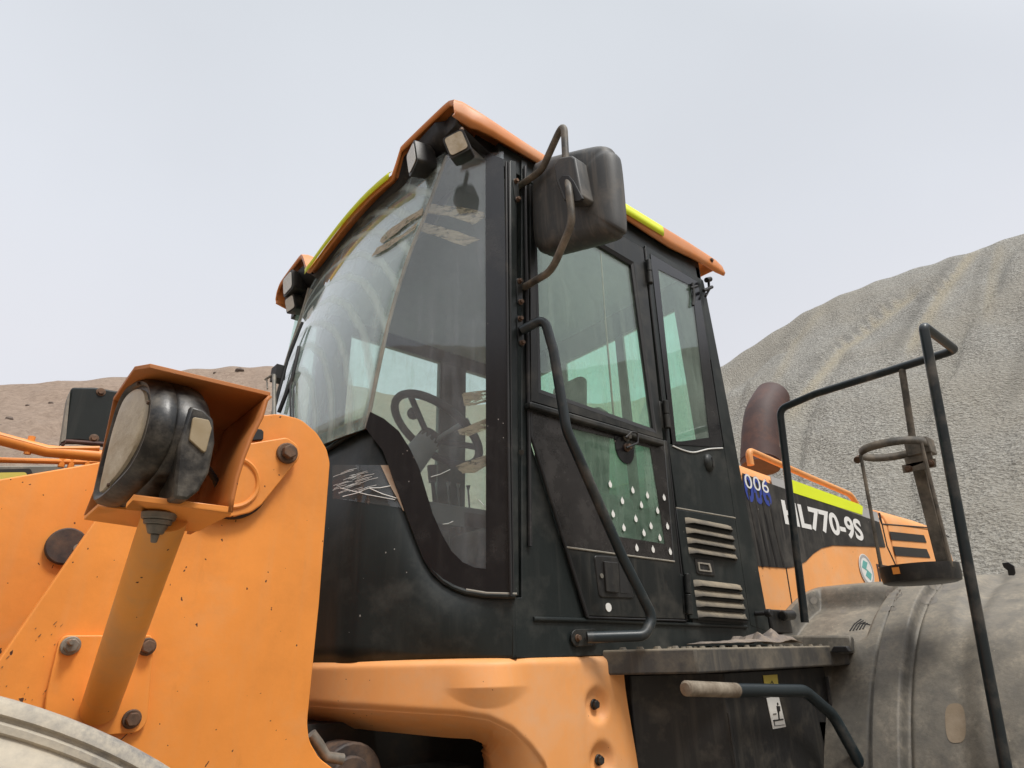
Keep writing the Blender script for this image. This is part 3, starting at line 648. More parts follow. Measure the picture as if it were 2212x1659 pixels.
# ---- roof
ARCH = [(1.55, 1.69), (1.70, 1.705), (1.81, 1.718), (1.9, 1.724), (1.97, 1.724), (2.05, 1.720), (2.14, 1.712), (2.30, 1.691), (2.40, 1.675), (2.5, 1.668), (2.7, 1.66)]
def roof():
    ycR = 2.165; N = 61
    def zt(Y, X):
        u = (Y - ycR) / .80; f = math.exp(-((X - .90) / .30) ** 2)
        base = 1.792 + .012 * (1 - u * u)
        front = interp(Y, ARCH)
        pod = 1 - sstep(1.69, 1.735, Y) if Y < ycR else sstep(2.47, 2.64, Y)
        fz = front * (1 - pod) + (1.812 if Y < ycR else 1.835) * pod
        z = base * (1 - f) + fz * f
        z += .012 * math.exp(-((X - 2.2) / .3) ** 2)
        edge = abs(u); z -= .018 * max(0, (edge - .94) / .06) ** 2.2
        return z
    xs = [.90, .905, .93, .97, 1.02, 1.08, 1.15, 1.22, 1.3, 1.38, 1.5, 1.65, 1.8, 1.95, 2.1, 2.25, 2.38, 2.47, 2.52]
    rows = []
    for X in xs:
        row = []
        y0 = 1.345 + .02 * sstep(1.1, .9, X); y1 = 2.975
        for j in range(N):
            Y = y0 + (y1 - y0) * j / (N - 1); xx = X + (.03 * ((Y - ycR) / .8) ** 2 if X < 1.0 else 0)
            if X == .90: row.append(Vd((xx + .002, Y, zt(Y, X) - .028)))
            elif X == .905: row.append(Vd((xx - .005, Y, zt(Y, X) - .010)))
            else: row.append(Vd((xx, Y, zt(Y, X) - (.012 if X > 2.5 else 0))))
        dz = .105 * (1 - .25 * sstep(.95, 1.3, X)) - .03 * math.exp(-((X - .9) / .05) ** 2)
        dz *= 1 + .12 * math.exp(-((X - 1.0) / .1) ** 2)
        a = row[0]; b_ = row[-1]
        zlow = interp(X, [(.9, 1.72), (.97, 1.705), (1.3, 1.707), (1.79, 1.69), (2.07, 1.675), (2.17, 1.677), (2.32, 1.70), (2.47, 1.695), (2.52, 1.70)])
        row = [Vd((a.x, a.y + .004, zlow)), Vd((a.x, a.y - .004, (zlow + a.z) / 2 - .01)), Vd((a.x, a.y - .001, a.z - .012))] + row + [Vd((b_.x, b_.y + .001, b_.z - .012)), Vd((b_.x, b_.y + .004, (zlow + b_.z) / 2 - .01)), Vd((b_.x, b_.y - .004, zlow))]
        rows.append(row)
    last = rows[-1]; rows.append([Vd((p.x + .012, p.y, p.z - .03 if 2 < i < len(last) - 3 else p.z)) for i, p in enumerate(last)])
    return G().grid(rows).mk('cab_roof', m_orr, LD, solid=.012, solid_off=0, smooth=60)
rf = roof()
# dark liner box under the roof, set back behind the visor
g = G(); rows = []
G().prism([Vd((1.06, 1.41, 0)) + Vd((0, 0, 1.70)), Vd((1.06, 2.82, 1.70)), Vd((2.40, 2.82, 1.70)), Vd((2.40, 1.41, 1.70))], (0, 0, .045)).mk('roof_liner', m_rub, rf)
def lin(Y):
    pod = 1 - sstep(1.69, 1.735, Y) if Y < 2.1 else sstep(2.47, 2.64, Y)
    return interp(Y, ARCH) * (1 - pod) + 1.80 * pod
G().grid([[Vd((.925 + .025 * (1 if abs(Y - 2.16) > .7 else 0), Y, lin(Y) - .028)), Vd((.96, Y, min(lin(Y) - .045, 1.72))), Vd((1.10, Y, 1.665))] for Y in [1.385 + i * (2.93 - 1.385) / 50 for i in range(51)]]).mk('roof_front_liner', m_rub, rf, solid=.004)
# reflective strips on the roof edges
fr = []
for k in range(25):
    Y = 1.735 + (2.49 - 1.735) * k / 24; z = interp(Y, ARCH); xx = .897 + .03 * ((Y - 2.165) / .8) ** 2
    fr.append([Vd((xx - .016, Y, z - .034)), Vd((xx - .018, Y, z - .006)), Vd((xx - .004, Y, z + .008))])
G().grid(fr).mk('reflective_strip', m_yel, rf, solid=.001)
rs = []
for k in range(12):
    X = 1.66 + (2.04 - 1.66) * k / 11; rs.append([Vd((X, 1.3315, 1.700)), Vd((X, 1.3255, 1.722)), Vd((X, 1.3285, 1.752))])
G().grid(rs).mk('reflective_strip', m_yel, rf, solid=.001)
bolt('roof_bolt', aY(1537, 562, 1.335), nY, .008, .008, m_bolt, rf)
# work lights under the visor
def worklight(px, w, h, dx, X, yaw, tilt=0, label=None, ang=0, ml=None):
    c = aX(px[0], px[1], X); d = Vd((-math.cos(yaw), -math.sin(yaw), tilt)).normalized(); s = Vd((math.sin(yaw), -math.cos(yaw), 0)).normalized(); u = s.cross(d).normalized()
    if u.z < 0: u = -u
    s2 = s * math.cos(ang) + u * math.sin(ang); u2 = u * math.cos(ang) - s * math.sin(ang); s, u = s2, u2
    def lp(k, dd): return fillet([c + d * dd + s * (a * w * k) + u * (b * h * k) for a, b in ((-.5, -.5), (.5, -.5), (.5, .5), (-.5, .5))], w * .16, 5, True)
    g = G().loft([lp(.72, -dx), lp(.95, -dx * .75), lp(1, -.01), lp(1, 0)])
    o = g.mk('work_light', m_pl, LD, smooth=50)
    if label: o['label'] = label
    G().prism(lp(.82, .002), d * .002).mk('lens', ml or m_wl, o)
    b0 = c - d * dx * .6 + u * h * .45; G().tube([b0, b0 + Vd((.02, 0, .07))], .008, 8).mk('bracket', m_bolt, o)
    return o
worklight((890, 342), .088, .105, .08, .895, -.20, -.12, 'front-facing work light under the near roof corner', .1)
worklight((986, 310), .078, .086, .075, .925, .62, -.20, 'side-facing work light under the near roof corner', .30, m_lens)
worklight((622, 612), .11, .11, .08, .90, .05, -.12, 'upper work light under the far roof corner', .1)
worklight((627, 656), .08, .08, .08, .93, .2, -.25, 'lower work light under the far roof corner', .1)

# ---- mirror on its bent arm, all in the plane X = 1.21
MX = 1.205
hs = [(1163, 371), (1176, 355), (1201, 345), (1306, 321), (1325, 331), (1337, 350), (1348, 482), (1341, 504), (1317, 520), (1203, 550), (1182, 550), (1167, 534), (1162, 447)]
L0 = [p + Vd((-.045, 0, 0)) for p in spline(LX(hs, MX + .085), 5, True)]; cc = sum(L0, Vd((0, 0, 0))) / len(L0)
def sc(L, k, dx): return [cc + (p - cc) * k + Vd((dx, 0, 0)) for p in L]
g = G().loft([sc(L0, .25, -.012), sc(L0, .55, -.011), sc(L0, .78, -.007), sc(L0, .88, 0.0), sc(L0, .955, .012), sc(L0, .992, .03), sc(L0, 1.0, .045), sc(L0, .985, .062), sc(L0, .93, .068)])
mir = g.mk('side_mirror', m_mir, LD, smooth=70); mir['label'] = 'square grey plastic side mirror seen from behind'
G().prism(sc(L0, .92, .069), (.003, 0, 0)).mk('mirror_glass', m_zinc, mir)
cl = LX([(1201, 358), (1215, 343), (1240, 339), (1247, 345), (1262, 425), (1255, 435), (1222, 436), (1206, 395)], MX - .012)
G().prism([p + Vd((-.012, 0, 0)) for p in cl], (.06, 0, 0)).mk('mirror_clamp', m_mir, mir, bevel=.006, seg=3)
G().prism(LX([(1206, 388), (1214, 378), (1228, 378), (1240, 392), (1258, 428), (1252, 434), (1224, 436)], MX - .027), (.01, 0, 0)).mk('clamp_recess', m_rub, mir, bevel=.002)
arm = fillet([aX(1118, 405, MX + .02), aX(1170, 368, MX + .005), aX(1218, 262, MX), aX(1222, 345, MX - .002), aX(1227, 385, MX - .005), aX(1229, 410, MX - .036), aX(1237, 480, MX - .03), aX(1192, 585, MX - .01), aX(1120, 628, MX + .02)], [0, .05, .022, .3, .3, .1, .09, .09, 0], 8)
G().tube(arm, .0122).mk('mirror_arm', m_railw, mir)
# brackets with bolts on the A post
def bracket(px0, px1, w, y, parent):
    p, q = aY(*px0, y), aY(*px1, y); d = (q - p).normalized(); s = Vd((d.z, 0, -d.x)); n = 8
    pts = [p + s * (w * math.cos(a)) - d * (w * math.sin(a)) for a in [i * math.pi / n for i in range(n + 1)]] + [q - s * (w * math.cos(a)) + d * (w * math.sin(a)) for a in [i * math.pi / n for i in range(n + 1)]]
    b_ = G().prism(pts, (0, .006, 0)).mk('bracket', m_dk2, parent, bevel=.0015)
    bolt('bolt', p + nY * 0., nY, .0075, .012, m_bolt, parent, 1.3); bolt('bolt', q, nY, .0075, .012, m_bolt, parent, 1.3)
bracket((1114, 392), (1118, 431), .0125, 1.352, mir)
bracket((1122, 608), (1124, 653), .0125, 1.352, mir)

# ---- grab rail beside the door
gr = fillet([aY(1126, 714, 1.345), aY(1176, 688, 1.275), aY(1196, 760, 1.262), aY(1224, 930, 1.25), aY(1345, 1205, 1.25), aY(1411, 1335, 1.235), aY(1392, 1373, 1.24), aY(1268, 1377, 1.335)], [0, .03, .2, .12, .2, .04, .035, 0], 8)
grab = G().tube(gr, .0155, 18).mk('grab_rail', m_rail, LD); grab['label'] = 'bent dark grab rail beside the cab door'
bracket((1123, 689), (1127, 741), .013, 1.352, grab)
bracket((1247, 1378), (1283, 1376), .0225, 1.350, grab)
G().cyl(aY(1126, 977, 1.356), aY(1126, 977, 1.345), .008).mk('post_bolt', m_dk2, cab)

# ---- tapes and stickers on the panes
def tape(pts, plane, name='tape_strip', lab=None, m=None):
    if plane == 'p': P = LP(pts, .0015); off = pn * .0012
    else: P = LX(pts, plane); off = Vd((-.001, 0, 0))
    o = G().prism(P, off).mk(name, m or m_tape, cab)
    if lab: o['label'] = lab
def z1(x, y): return ((x * .4702 + 960) * .576, (y * .4702 + 320) * .576)
def z3(x, y): return ((x * .4702 + 960) * .576, (y * .4702 + 1000) * .576)
def rag(pts, amp=2.2, n=5):
    o = []; N = len(pts)
    for i in range(N):
        a, b = pts[i], pts[(i + 1) % N]
        for k in range(n):
            t = k / n; o.append((a[0] + (b[0] - a[0]) * t + (random.random() - .5) * amp, a[1] + (b[1] - a[1]) * t + (random.random() - .5) * amp))
    return o
tape(rag([z1(1375, 945), z1(1600, 965), z1(1820, 1010), z1(1830, 1050), z1(1730, 1110), z1(1540, 1040), z1(1350, 1020)]), 'p', lab='upper brown tape strip on corner window')
tape(rag([z1(1310, 1090), z1(1560, 1150), z1(1790, 1230), z1(1660, 1280), z1(1480, 1220), z1(1300, 1160)]), 'p', lab='second brown tape strip on corner window')
def toscreen(p):
    x = right.dot(p); y = down.dot(p); z = fwd.dot(p); return 1106 + 1371 * x / z, 829.5 + 1371 * y / z
def onWpx(x, y, off=-.0062):
    b_ = None; cu, cq, s_ = .5, .5, .5
    for it in range(9):
        for i in range(-4, 5):
            for j in range(-4, 5):
                u, q = min(1, max(0, cu + i * s_ / 4)), min(1, max(0, cq + j * s_ / 4)); sx, sy = toscreen(onW(u, q, off)); e = (sx - x) ** 2 + (sy - y) ** 2
                if b_ is None or e < b_[0]: b_ = (e, u, q)
        cu, cq = b_[1], b_[2]; s_ *= .45
    return onW(cu, cq, off)
for pts in ([(1335, 975), (1180, 1070), (1040, 1170), (985, 1240), (1005, 1262), (1100, 1190), (1200, 1110), (1325, 1035)], [(1295, 1090), (1180, 1180), (1030, 1260), (960, 1300), (920, 1370), (1000, 1330), (1150, 1230), (1262, 1150)]):
    P = [onWpx(*p) for p in rag([z1(*p) for p in pts], 1.5, 3)]
    tp = G().prism(P, (-.0004, 0, 0)).mk('tape_strip', m_tape, cab)
tape(rag([z3(1640, 1010), z3(1920, 975), z3(1955, 1050), z3(1760, 1100), z3(1660, 1110)]), 'p', lab='brown tape strip beside steering wheel')
tape(rag([z3(1610, 1300), z3(1960, 1170), z3(1990, 1240), z3(1700, 1350), z3(1620, 1340)]), 'p', lab='torn brown tape strip below steering wheel')
tape(rag([z3(1590, 1590), z3(1900, 1480), z3(1940, 1530), z3(1760, 1640), z3(1650, 1650)]), 'p', lab='lowest brown tape strip on corner window')
def z2b(x, y): return ((x * .5606 + 1100) * .576, (y * .5606 + 1700) * .576)
m_buf = dirty('buff_packing_tape', (.50, .36, .24), .5, var=.2, dust=(.62, .52, .4), dustamt=.6, dscale=30, streak=.3, bump=.6, bscale=35)
# clear tape with trapped straws on the nose panel
from mathutils.bvhtree import BVHTree as _B
_n = bpy.data.objects['nose_panel']; _nl = WP['nose_panel']; NB = _B.FromPolygons([v.co + _nl for v in _n.data.vertices], [tuple(p.vertices) for p in _n.data.polygons])
def onN(x, y, off=.004):
    r = ray(x, y).normalized(); h = NB.ray_cast(Vector((0, 0, H)), r)
    q = onP(x, y, .004)
    if h[0] is not None and (h[0] - Vector((0, 0, H))).length < q.length + .03: q = h[0] - Vector((0, 0, H))
    return q - r * off
random.seed(3)
m_film = glassy('clear_tape', (.97, .97, .97), .035, dcol=(.4, .4, .4), dscale=30, fk=1.0)
fx = [z2b(x, 0)[0] for x in range(262, 700, 40)]; rows = []
for k in range(6):
    row = []
    for i_, x in enumerate(range(262, 720, 38)):
        yt = 78; yb_ = 300 + (x - 262) * .14; row.append(onN(*z2b(x, yt + (yb_ - yt) * k / 5), .004))
    rows.append(row)
G().grid(rows).mk('clear_tape', m_film, cab, smooth=60)
stk = []
bt = [onN(*z2b(*p), .006) for p in [(585, 80), (650, 80), (710, 80), (722, 150), (752, 190), (740, 250), (755, 280), (745, 310), (778, 392), (735, 385), (700, 310), (650, 220)]]
o_ = G().prism(bt, -pn * .0012).mk('packing_tape', m_buf, cab); o_['label'] = 'crumpled buff tape patch over the nose rim'
def straw(pts, r, lab):
    P = [onN(*z2b(*p), .007) for p in pts]; tag(G().tube(P, r, 5).mk('dry_straw', m_wht, None), lab, 'straw', 'straw stalks stuck to the cab')
for a, b, lab in (((315, 232), (680, 310), 'longest pale straw stalk, lowest across the dark cab nose'), ((505, 232), (690, 300), 'straw stalk crossing the longest one and ending at the buff tape'), ((330, 290), (500, 235), 'short straw stalk rising to the right at the left end of the bundle'), ((510, 232), (650, 218), 'straw stalk lying level, topmost of the thick ones beside the buff tape'), ((735, 240), (850, 203), 'straw stalk on the black glass border just right of the buff tape'), ((920, 158), (1050, 108), 'straw stalk on the corner window below the steering wheel'), ((1000, 475), (1070, 455), 'short straw stalk low on the corner window inside the black border'), ((1240, 310), (1330, 400), 'straw stalk falling to the right by the edge of the corner window')):
    straw([a, ((a[0] + b[0]) / 2, (a[1] + b[1]) / 2 + 6), b], .0012, lab)
g = G()
for i in range(34):
    x = 260 + random.random() * 190; y = 130 + random.random() * 140; l = 30 + random.random() * 90
    g.tube([onN(*z2b(*p), .006) for p in ((x, y), (x + l * .5, y - l * .2), (x + l, y - l * .32))], .0006, 4)
tag(g.mk('straw_fibres', m_wht, None), 'fine pale straw fibres under the clear tape on the dark cab nose', 'straw fibres', kind='stuff')

# ---- inside the cab
g = G(); wc = (aY(870, 900, 2.11) + aY(1012, 985, 2.11)) / 2 + Vd((0, 0, -.01)); nrm = Vd((.42, 0, .9)).normalized(); u = Vd((0, 1, 0)); v = nrm.cross(u)
wc = aY(942, 930, 2.08); nrm = Vd((.55, -.12, .82)).normalized(); u = nrm.orthogonal().normalized(); v = nrm.cross(u); rw_ = .205
g.tube([wc + (u * math.cos(a) + v * math.sin(a)) * rw_ for a in [i * 2 * math.pi / 40 for i in range(40)]], .017, 12, closed=True)
hub = wc - nrm * .05
for a in (math.pi * .2, math.pi * .86, math.pi * 1.5): g.tube([hub, wc + (u * math.cos(a) + v * math.sin(a)) * rw_], .013, 8)
g.cyl(hub - nrm * .02, hub + nrm * .02, .05); sw = g.mk('steering_wheel', m_rub, LD)
sw['label'] = 'black three-spoke steering wheel with spinner knob'
kp = aY(893, 893, 2.08); G().loft([[kp + Vd((.026 * math.cos(b) * math.cos(a), .026 * math.cos(b) * math.sin(a), .026 * math.sin(b))) for a in [i * math.pi / 8 for i in range(16)]] for b in [-1.4, -.9, -.4, 0, .4, .9, 1.4]]).mk('spinner_knob', m_rub, sw)
g = G().tube([hub, hub - nrm * .25, Vd((.98, 2.1, .05))], [.05, .06, .09], 14); g.box((.90, 1.85, .02), (1.05, 2.35, .55)); g.tube([hub - nrm * .06, hub - nrm * .04 + Vd((.12, -.14, .10))], .012, 8)
g.mk('steering_column', m_int, LD, bevel=.02)
g = G().box((1.62, 1.86, .35), (2.1, 2.36, .50)); g.prism([Vd((2.05, 1.88, .48)), Vd((2.16, 1.88, .5)), Vd((2.24, 1.88, 1.08)), Vd((2.14, 1.88, 1.10))], (0, .46, 0)); g.box((1.72, 2.42, .4), (2.15, 2.52, .66)); g.box((1.72, 1.72, .4), (2.15, 1.8, .62)); g.box((1.75, 1.95, .02), (2.0, 2.25, .36))
g.prism([Vd((2.18, 2.04, 1.12)), Vd((2.25, 2.04, 1.12)), Vd((2.27, 2.04, 1.33)), Vd((2.20, 2.04, 1.33))], (0, .22, 0))
g.mk('operator_seat', m_seat, LD, bevel=.03, seg=3)
g = G().prism([Vd((.9, 2.45, .02)), Vd((1.15, 2.45, .02)), Vd((1.15, 2.45, .62)), Vd((.95, 2.45, .78)), Vd((.88, 2.45, .6))], (0, .33, 0)); g.mk('dash_console', m_int, LD, bevel=.03)
g = G().box((1.30, 2.52, .60), (1.34, 2.70, .74)); g.box((1.31, 2.60, .40), (1.33, 2.62, .62)); g.mk('monitor', m_rub, LD, bevel=.008)
g = G().tube([Vd((1.62, 2.47, .64)), Vd((1.60, 2.47, .78))], .010, 10); g.tube([Vd((1.60, 2.47, .76)), Vd((1.595, 2.47, .84))], [.018, .024], 12); g.mk('joystick', m_rub, LD)
g = G()
for k in range(3): g.tube([Vd((1.72 + .06 * k, 2.50, .66)), Vd((1.71 + .06 * k, 2.50, .76)), Vd((1.71 + .06 * k, 2.50, .785))], [.005, .005, .012], 8)
g.box((1.55, 2.42, .56), (2.0, 2.56, .655)); g.mk('lever_console', m_int, LD, bevel=.01)
G().prism([Vd((1.02, 1.62, 1.46)), Vd((1.02, 2.55, 1.46)), Vd((1.10, 2.55, 1.66)), Vd((1.10, 1.62, 1.66))], (.012, 0, 0)).mk('sun_visor', m_int, cab, bevel=.01)
# wipers in front of the far half of the windscreen
def zw(x, y): return (x * .1458 + 564.5, y * .1458 + 679.7)
g = G()
def onWx(x, y, off): # plane through the far part of the windscreen
    p0 = onW(.9, .5); n = Vd((1, 0, -.141)).normalized(); return aP(x, y, p0 + n * off, n)
g.tube([onWx(*zw(610, 115), -.02), onWx(*zw(420, 560), -.03), onWx(*zw(190, 1400), -.03)], .006, 8)
g.tube([onWx(*zw(600, 150), -.01), onWx(*zw(350, 800), -.01), onWx(*zw(200, 1290), -.01)], .004, 6)
g.tube([onWx(*zw(560, 480), -.012), onWx(*zw(460, 940), -.02), onWx(*zw(260, 1450), -.02)], .008, 8)
g.tube([onWx(*zw(480, 960), -.012), onWx(*zw(430, 1060), -.02), onWx(*zw(435, 1550), -.02)], .004, 8)
g.tube([onWx(*zw(500, 1000), -.012), onWx(*zw(470, 1300), -.02), onWx(*zw(475, 1560), -.02)], .004, 8)
c = onWx(*zw(250, 880), -.04); g.box(tuple(c - Vd((.02, .03, .03))), tuple(c + Vd((.02, .03, .03))))
g.mk('wiper', m_rub, LD)
g = G().tube([onWx(*zw(190, 900), -.06), onWx(*zw(190, 1500), -.06)], .008, 8); g.tube([onWx(*zw(60, 960), -.06), onWx(*zw(170, 890), -.06)], .005, 8); g.tube([onWx(*zw(80, 950), -.06), onWx(*zw(90, 1100), -.06)], .003, 8)
g.mk('wiper_post', m_zinc, LD)

# ---- orange skirt under the cab: pressed panel with boss and bolt dimples
def skirt():
    def d3(x, y): return (x * .3385 + 633.6, y * .3385 + 1267.2)
    xr = aY(1348, 1458, 1.35).x
    ctl = [Vd((.74, 2.3, 0)), Vd((.76, 1.95, 0)), Vd((.79, 1.73, 0)), Vd((.86, 1.60, 0)), Vd((.97, 1.47, 0)), Vd((1.09, 1.375, 0)), Vd((1.20, 1.35, 0)), Vd((1.35, 1.35, 0)), Vd((xr, 1.35, 0))]
    pl = spline(ctl, 10); S_ = [0]
    for a, b in zip(pl, pl[1:]): S_.append(S_[-1] + (b - a).length)
    def spos(s):
        s = max(0, min(S_[-1] - 1e-6, s)); i = max(k for k in range(len(S_)) if S_[k] <= s); i = min(i, len(pl) - 2); t = (s - S_[i]) / (S_[i + 1] - S_[i]); d = (pl[i + 1] - pl[i]).normalized()
        return pl[i].lerp(pl[i + 1], t), Vd((d.y, -d.x, 0))
    def sof(x, y):
        p = hitplan(x, y, pl); b = min(range(len(pl) - 1), key=lambda i: (((pl[i] + pl[i + 1]) / 2) - Vd((p.x, p.y, 0))).length)
        return S_[b] + (Vd((p.x, p.y, 0)) - pl[b]).length, p.z
    ct = [sof(*d3(*p)) for p in ((130, 770), (500, 795), (1050, 830), (1250, 860), (1400, 930), (1520, 1040), (1610, 1157))]
    ct = [(0, ct[0][1])] + ct + [(ct[-1][0] + .06, -.42), (ct[-1][0] + .10, -.7)]
    lw = [sof(*d3(*p)) for p in ((240, 940), (560, 970), (950, 1003), (1130, 1010), (1250, 1040), (1350, 1090), (1440, 1157))]
    lw = [(0, lw[0][1])] + lw + [(lw[-1][0] + .06, -.45), (lw[-1][0] + .1, -.72)]
    bl = [sof(1293, 1522), sof(1303, 1643)]
    tl, tr_, r1 = sof(955, 1501), sof(1148, 1495), sof(1040, 1485)
    NX, NZ = 230, 80; rows = []; T = S_[-1]
    for i in range(NX + 1):
        s0 = T * i / NX; zt = -.004; zb = interp(s0, ct); row = []
        P, n = spos(s0)
        for k in range(NZ + 1):
            q = k / NZ; z = zt + (zb - zt) * q
            dx = .03 * sstep(-.05, -.35, z) * sstep(T - .2, T, s0); ss = s0 + dx
            d = 0
            u = (ss - (tl[0] + tr_[0]) / 2) / ((tr_[0] - tl[0]) / 2)
            if abs(u) < 1:
                w = (1 - u * u) ** 1.7; hh = .044 * (1 - u * u) + .004; zr = r1[1]
                if z > zr: d += .016 * w * (z / zr if z < 0 else 0)
                else: d += .016 * w * max(0, 1 - (zr - z) / hh)
            for c_ in bl:
                rr = math.hypot(ss - c_[0], z - c_[1]); d -= .020 * (1 - sstep(.022, .052, rr))
            d -= .005 * math.exp(-((ss - (T - .16)) / .02) ** 2)
            d -= .012 * math.exp(-((z) / .010) ** 2)
            e = (1 - q) * (zt - zb); d -= .010 * math.exp(-(e / .010) ** 2)
            p = P + n * d; row.append(Vd((p.x + dx, p.y, z)))
        zl = min(interp(s0, lw), zb - .004); last = row[-1]; sh = .035 * sstep(T - .5, T - .2, s0); inn = -n
        row.append(Vd((last.x - sh * .5, last.y, 0)) + inn * .05 + Vd((0, 0, zb + (zl - zb) * .45)))
        row.append(Vd((last.x - sh, last.y, 0)) + inn * .11 + Vd((0, 0, zl)))
        row.append(Vd((last.x - sh, last.y, 0)) + inn * .16 + Vd((0, 0, zl + .01)))
        row.insert(0, P - n * .05 + Vd((0, 0, 0)))
        rows.append(row)
    rows.append([Vd((p.x + .004, p.y + .03, p.z)) for p in rows[-1]])
    o = G().grid(rows).mk('cab_skirt', m_orf, LD, solid=.006, smooth=70)
    for c_ in bl:
        P, n = spos(c_[0]); bolt('skirt_bolt', P - n * .018 + Vd((0, 0, c_[1])), n, .0115, .014, m_pl, o, 1.25)
skirt()
# underbody behind the skirt: chassis, low box added to block ground bounce, pivot, hose
g = G().box((.5, 1.75, -1.2), (5.2, 2.5, -.15)); g.box((.62, 1.62, -1.3), (1.2, 2.6, -.27)); g.box((1.60, 1.55, -1.2), (2.6, 1.9, -.07)); g.mk('rear_chassis_and_added_box', m_und, LD)
g = G().cyl(aY(758, 1690, 1.62), aY(758, 1690, 1.62) + Vd((0, .1, 0)), .085); g.cyl(aY(758, 1690, 1.60), aY(758, 1690, 1.60) + Vd((0, .02, 0)), .055); g.box(tuple(aY(730, 1640, 1.66)), tuple(aY(775, 1605, 1.66) + Vd((0, .06, 0))))
g.mk('articulation_pivot', m_disc, LD, bevel=.005)
g = G().tube([aY(672, 1585, 1.55), aY(690, 1610, 1.55), aY(705, 1635, 1.55), aY(740, 1640, 1.55)], .012); g.mk('hydraulic_hose', m_zinc, LD)

# ---- front frame (tower plate), boom, pins
tw = LY([(0, 1423), (200, 1133), (300, 985), (440, 925), (560, 898), (602, 893), (650, 905), (685, 935), (706, 970), (713, 1000), (690, 1300), (664, 1560), (668, 1600), (690, 1638), (722, 1662), (760, 1700), (760, 1900), (0, 1900), (-300, 1700)], 1.5)
ff = G().prism(fillet(tw, [0, 0, .1, 0, .1, .1, .06, .06, .05, .05, 0, .1, .06, .06, .06, .03, 0, 0, 0], 4, True), (0, .035, 0)).mk('front_frame', m_or, LD, bevel=.0025)
fb = LY([(-500, 1130), (0, 1035), (205, 1000), (420, 955), (600, 925), (640, 960), (640, 1300), (300, 1500), (-500, 1700)], 1.66)
bm_ = G().prism(fb, (0, .05, 0)).mk('boom_arm', m_or, LD, bevel=.003); bm_['label'] = 'flat orange boom arm behind the near tower plate'
random.seed(11); g = G()
for i in range(70):
    x = random.uniform(0, 260); y = random.uniform(1330, 1570) + .15 * x; l = random.choice((3, 4, 6, 14, 24)) * random.random() + 2; w = random.uniform(.8, 2.2)
    if y < 1423 - x * 1.45 + 18: continue
    a, b_ = aY(x, y, 1.4992), aY(x + l * .85, y - l * .8, 1.4992); n_ = aY(x + w, y + w * .6, 1.4992) - a
    g.prism([a, b_, b_ + n_ * .5, a + n_], (0, -.0003, 0))
sc_ = g.mk('paint_scratches', m_bolt, ff); sc_['kind'] = 'stuff'
# right-hand plates (mirrored far side) so the front frame has its other half
G().prism([p + Vd((0, 1.1, 0)) for p in tw], (0, .035, 0)).mk('front_frame_far_plate', m_or, ff)
G().box((-.2, 1.5, -1.1), (.5, 2.75, -.45)).mk('front_axle_housing', m_und, ff)
# pin disc between plates
pc = aY(150, 1174, 1.61); pc = pc + Vd((0, .035, 0)); pd = G().cyl(pc, pc + Vd((0, .015, 0)), .038, n=32).mk('pin_disc', m_disc, ff, bevel=.003)
G().cyl(pc + Vd((.022, -.004, -.004)), pc + Vd((.022, .03, -.004)), .010).mk('grease_nipple', m_zinc, ff)
# keeper plate, boss ring and pin head
def d5(x, y): return (x * .3229, y * .3229 + 748.8)
pc = aY(503, 1052, 1.5); G().cyl(pc + Vd((0, 0, 0)), pc + Vd((0, -.024, 0)), .075, n=40).mk('pivot_pin', m_rub, ff, bevel=.006)
kpl = LY([d5(*p) for p in ((1500, 700), (1640, 650), (1920, 605), (2000, 660), (2010, 740), (1960, 800), (1750, 1060), (1680, 1110), (1560, 1140), (1400, 1130), (1300, 1000), (1300, 800))], 1.474)
kp_ = G().prism(fillet(kpl, [.02, 0, .02, .03, .03, .02, .04, .04, .04, .05, .05, .05], 5, True), (0, .014, 0)).mk('pin_keeper', m_or, ff, bevel=.003)
rc = aY(*d5(1560, 905), 1.473); 
ring = [rc + Vd((.0555 * math.cos(a), 0, .0555 * math.sin(a))) for a in [i * 2 * math.pi / 40 for i in range(40)]]
G().tube(ring, .006, 8, closed=True, flat=.8).mk('boss_ring', m_or, ff)
bolt('pin_bolt', aY(*d5(1918, 715), 1.474), nY, .0175, .026, m_bolt, ff, 1.5, 'large rusty hex bolt')
G().prism(fillet(LY([(532, 952), (540, 923), (565, 927), (570, 932), (569, 950)], 1.49), .004, closed=True), (0, .01, 0)).mk('rubber_stop', m_rub, ff, bevel=.002)
# far boom, pipes, sticker, black box
fboom = G().prism([aY(-600, 1130, 2.55), aY(0, 1006, 2.55), aY(205, 1004, 2.55), aY(420, 1010, 2.55), aY(420, 1200, 2.55), aY(-600, 1400, 2.55)], (0, .06, 0)).mk('far_boom_arm', m_zinc, LD, bevel=.004)
G().prism(fillet(LY([(-80, 1016), (66, 1012), (74, 1032), (60, 1046), (-80, 1060)], 2.545), .01, closed=True), (0, .003, 0)).mk('sticker_frame', m_blk, fboom)
G().prism(fillet(LY([(-80, 1022), (55, 1020), (62, 1030), (52, 1044), (-80, 1056)], 2.54), .008, closed=True), (0, .003, 0)).mk('yellow_sticker', m_ylab, fboom)
hp = G().tube([aY(-200, 885, 2.0), aY(0, 948, 2.0), aY(100, 974, 2.0), aY(215, 985, 2.0), aY(420, 985, 2.0)], .016, 14).mk('hydraulic_pipe', m_or, LD)
G().tube([aY(-200, 870, 2.0) + Vd((0, -.01, 0)), aY(0, 940, 1.99), aY(105, 969, 1.99), aY(215, 968, 1.99)], .006, 8).mk('pipe_rib', m_or, hp)
G().tube([aY(-200, 990, 2.05), aY(0, 994, 2.05), aY(170, 998, 2.05), aY(420, 1003, 2.05)], .0075, 10).mk('hydraulic_pipe', m_or, LD)
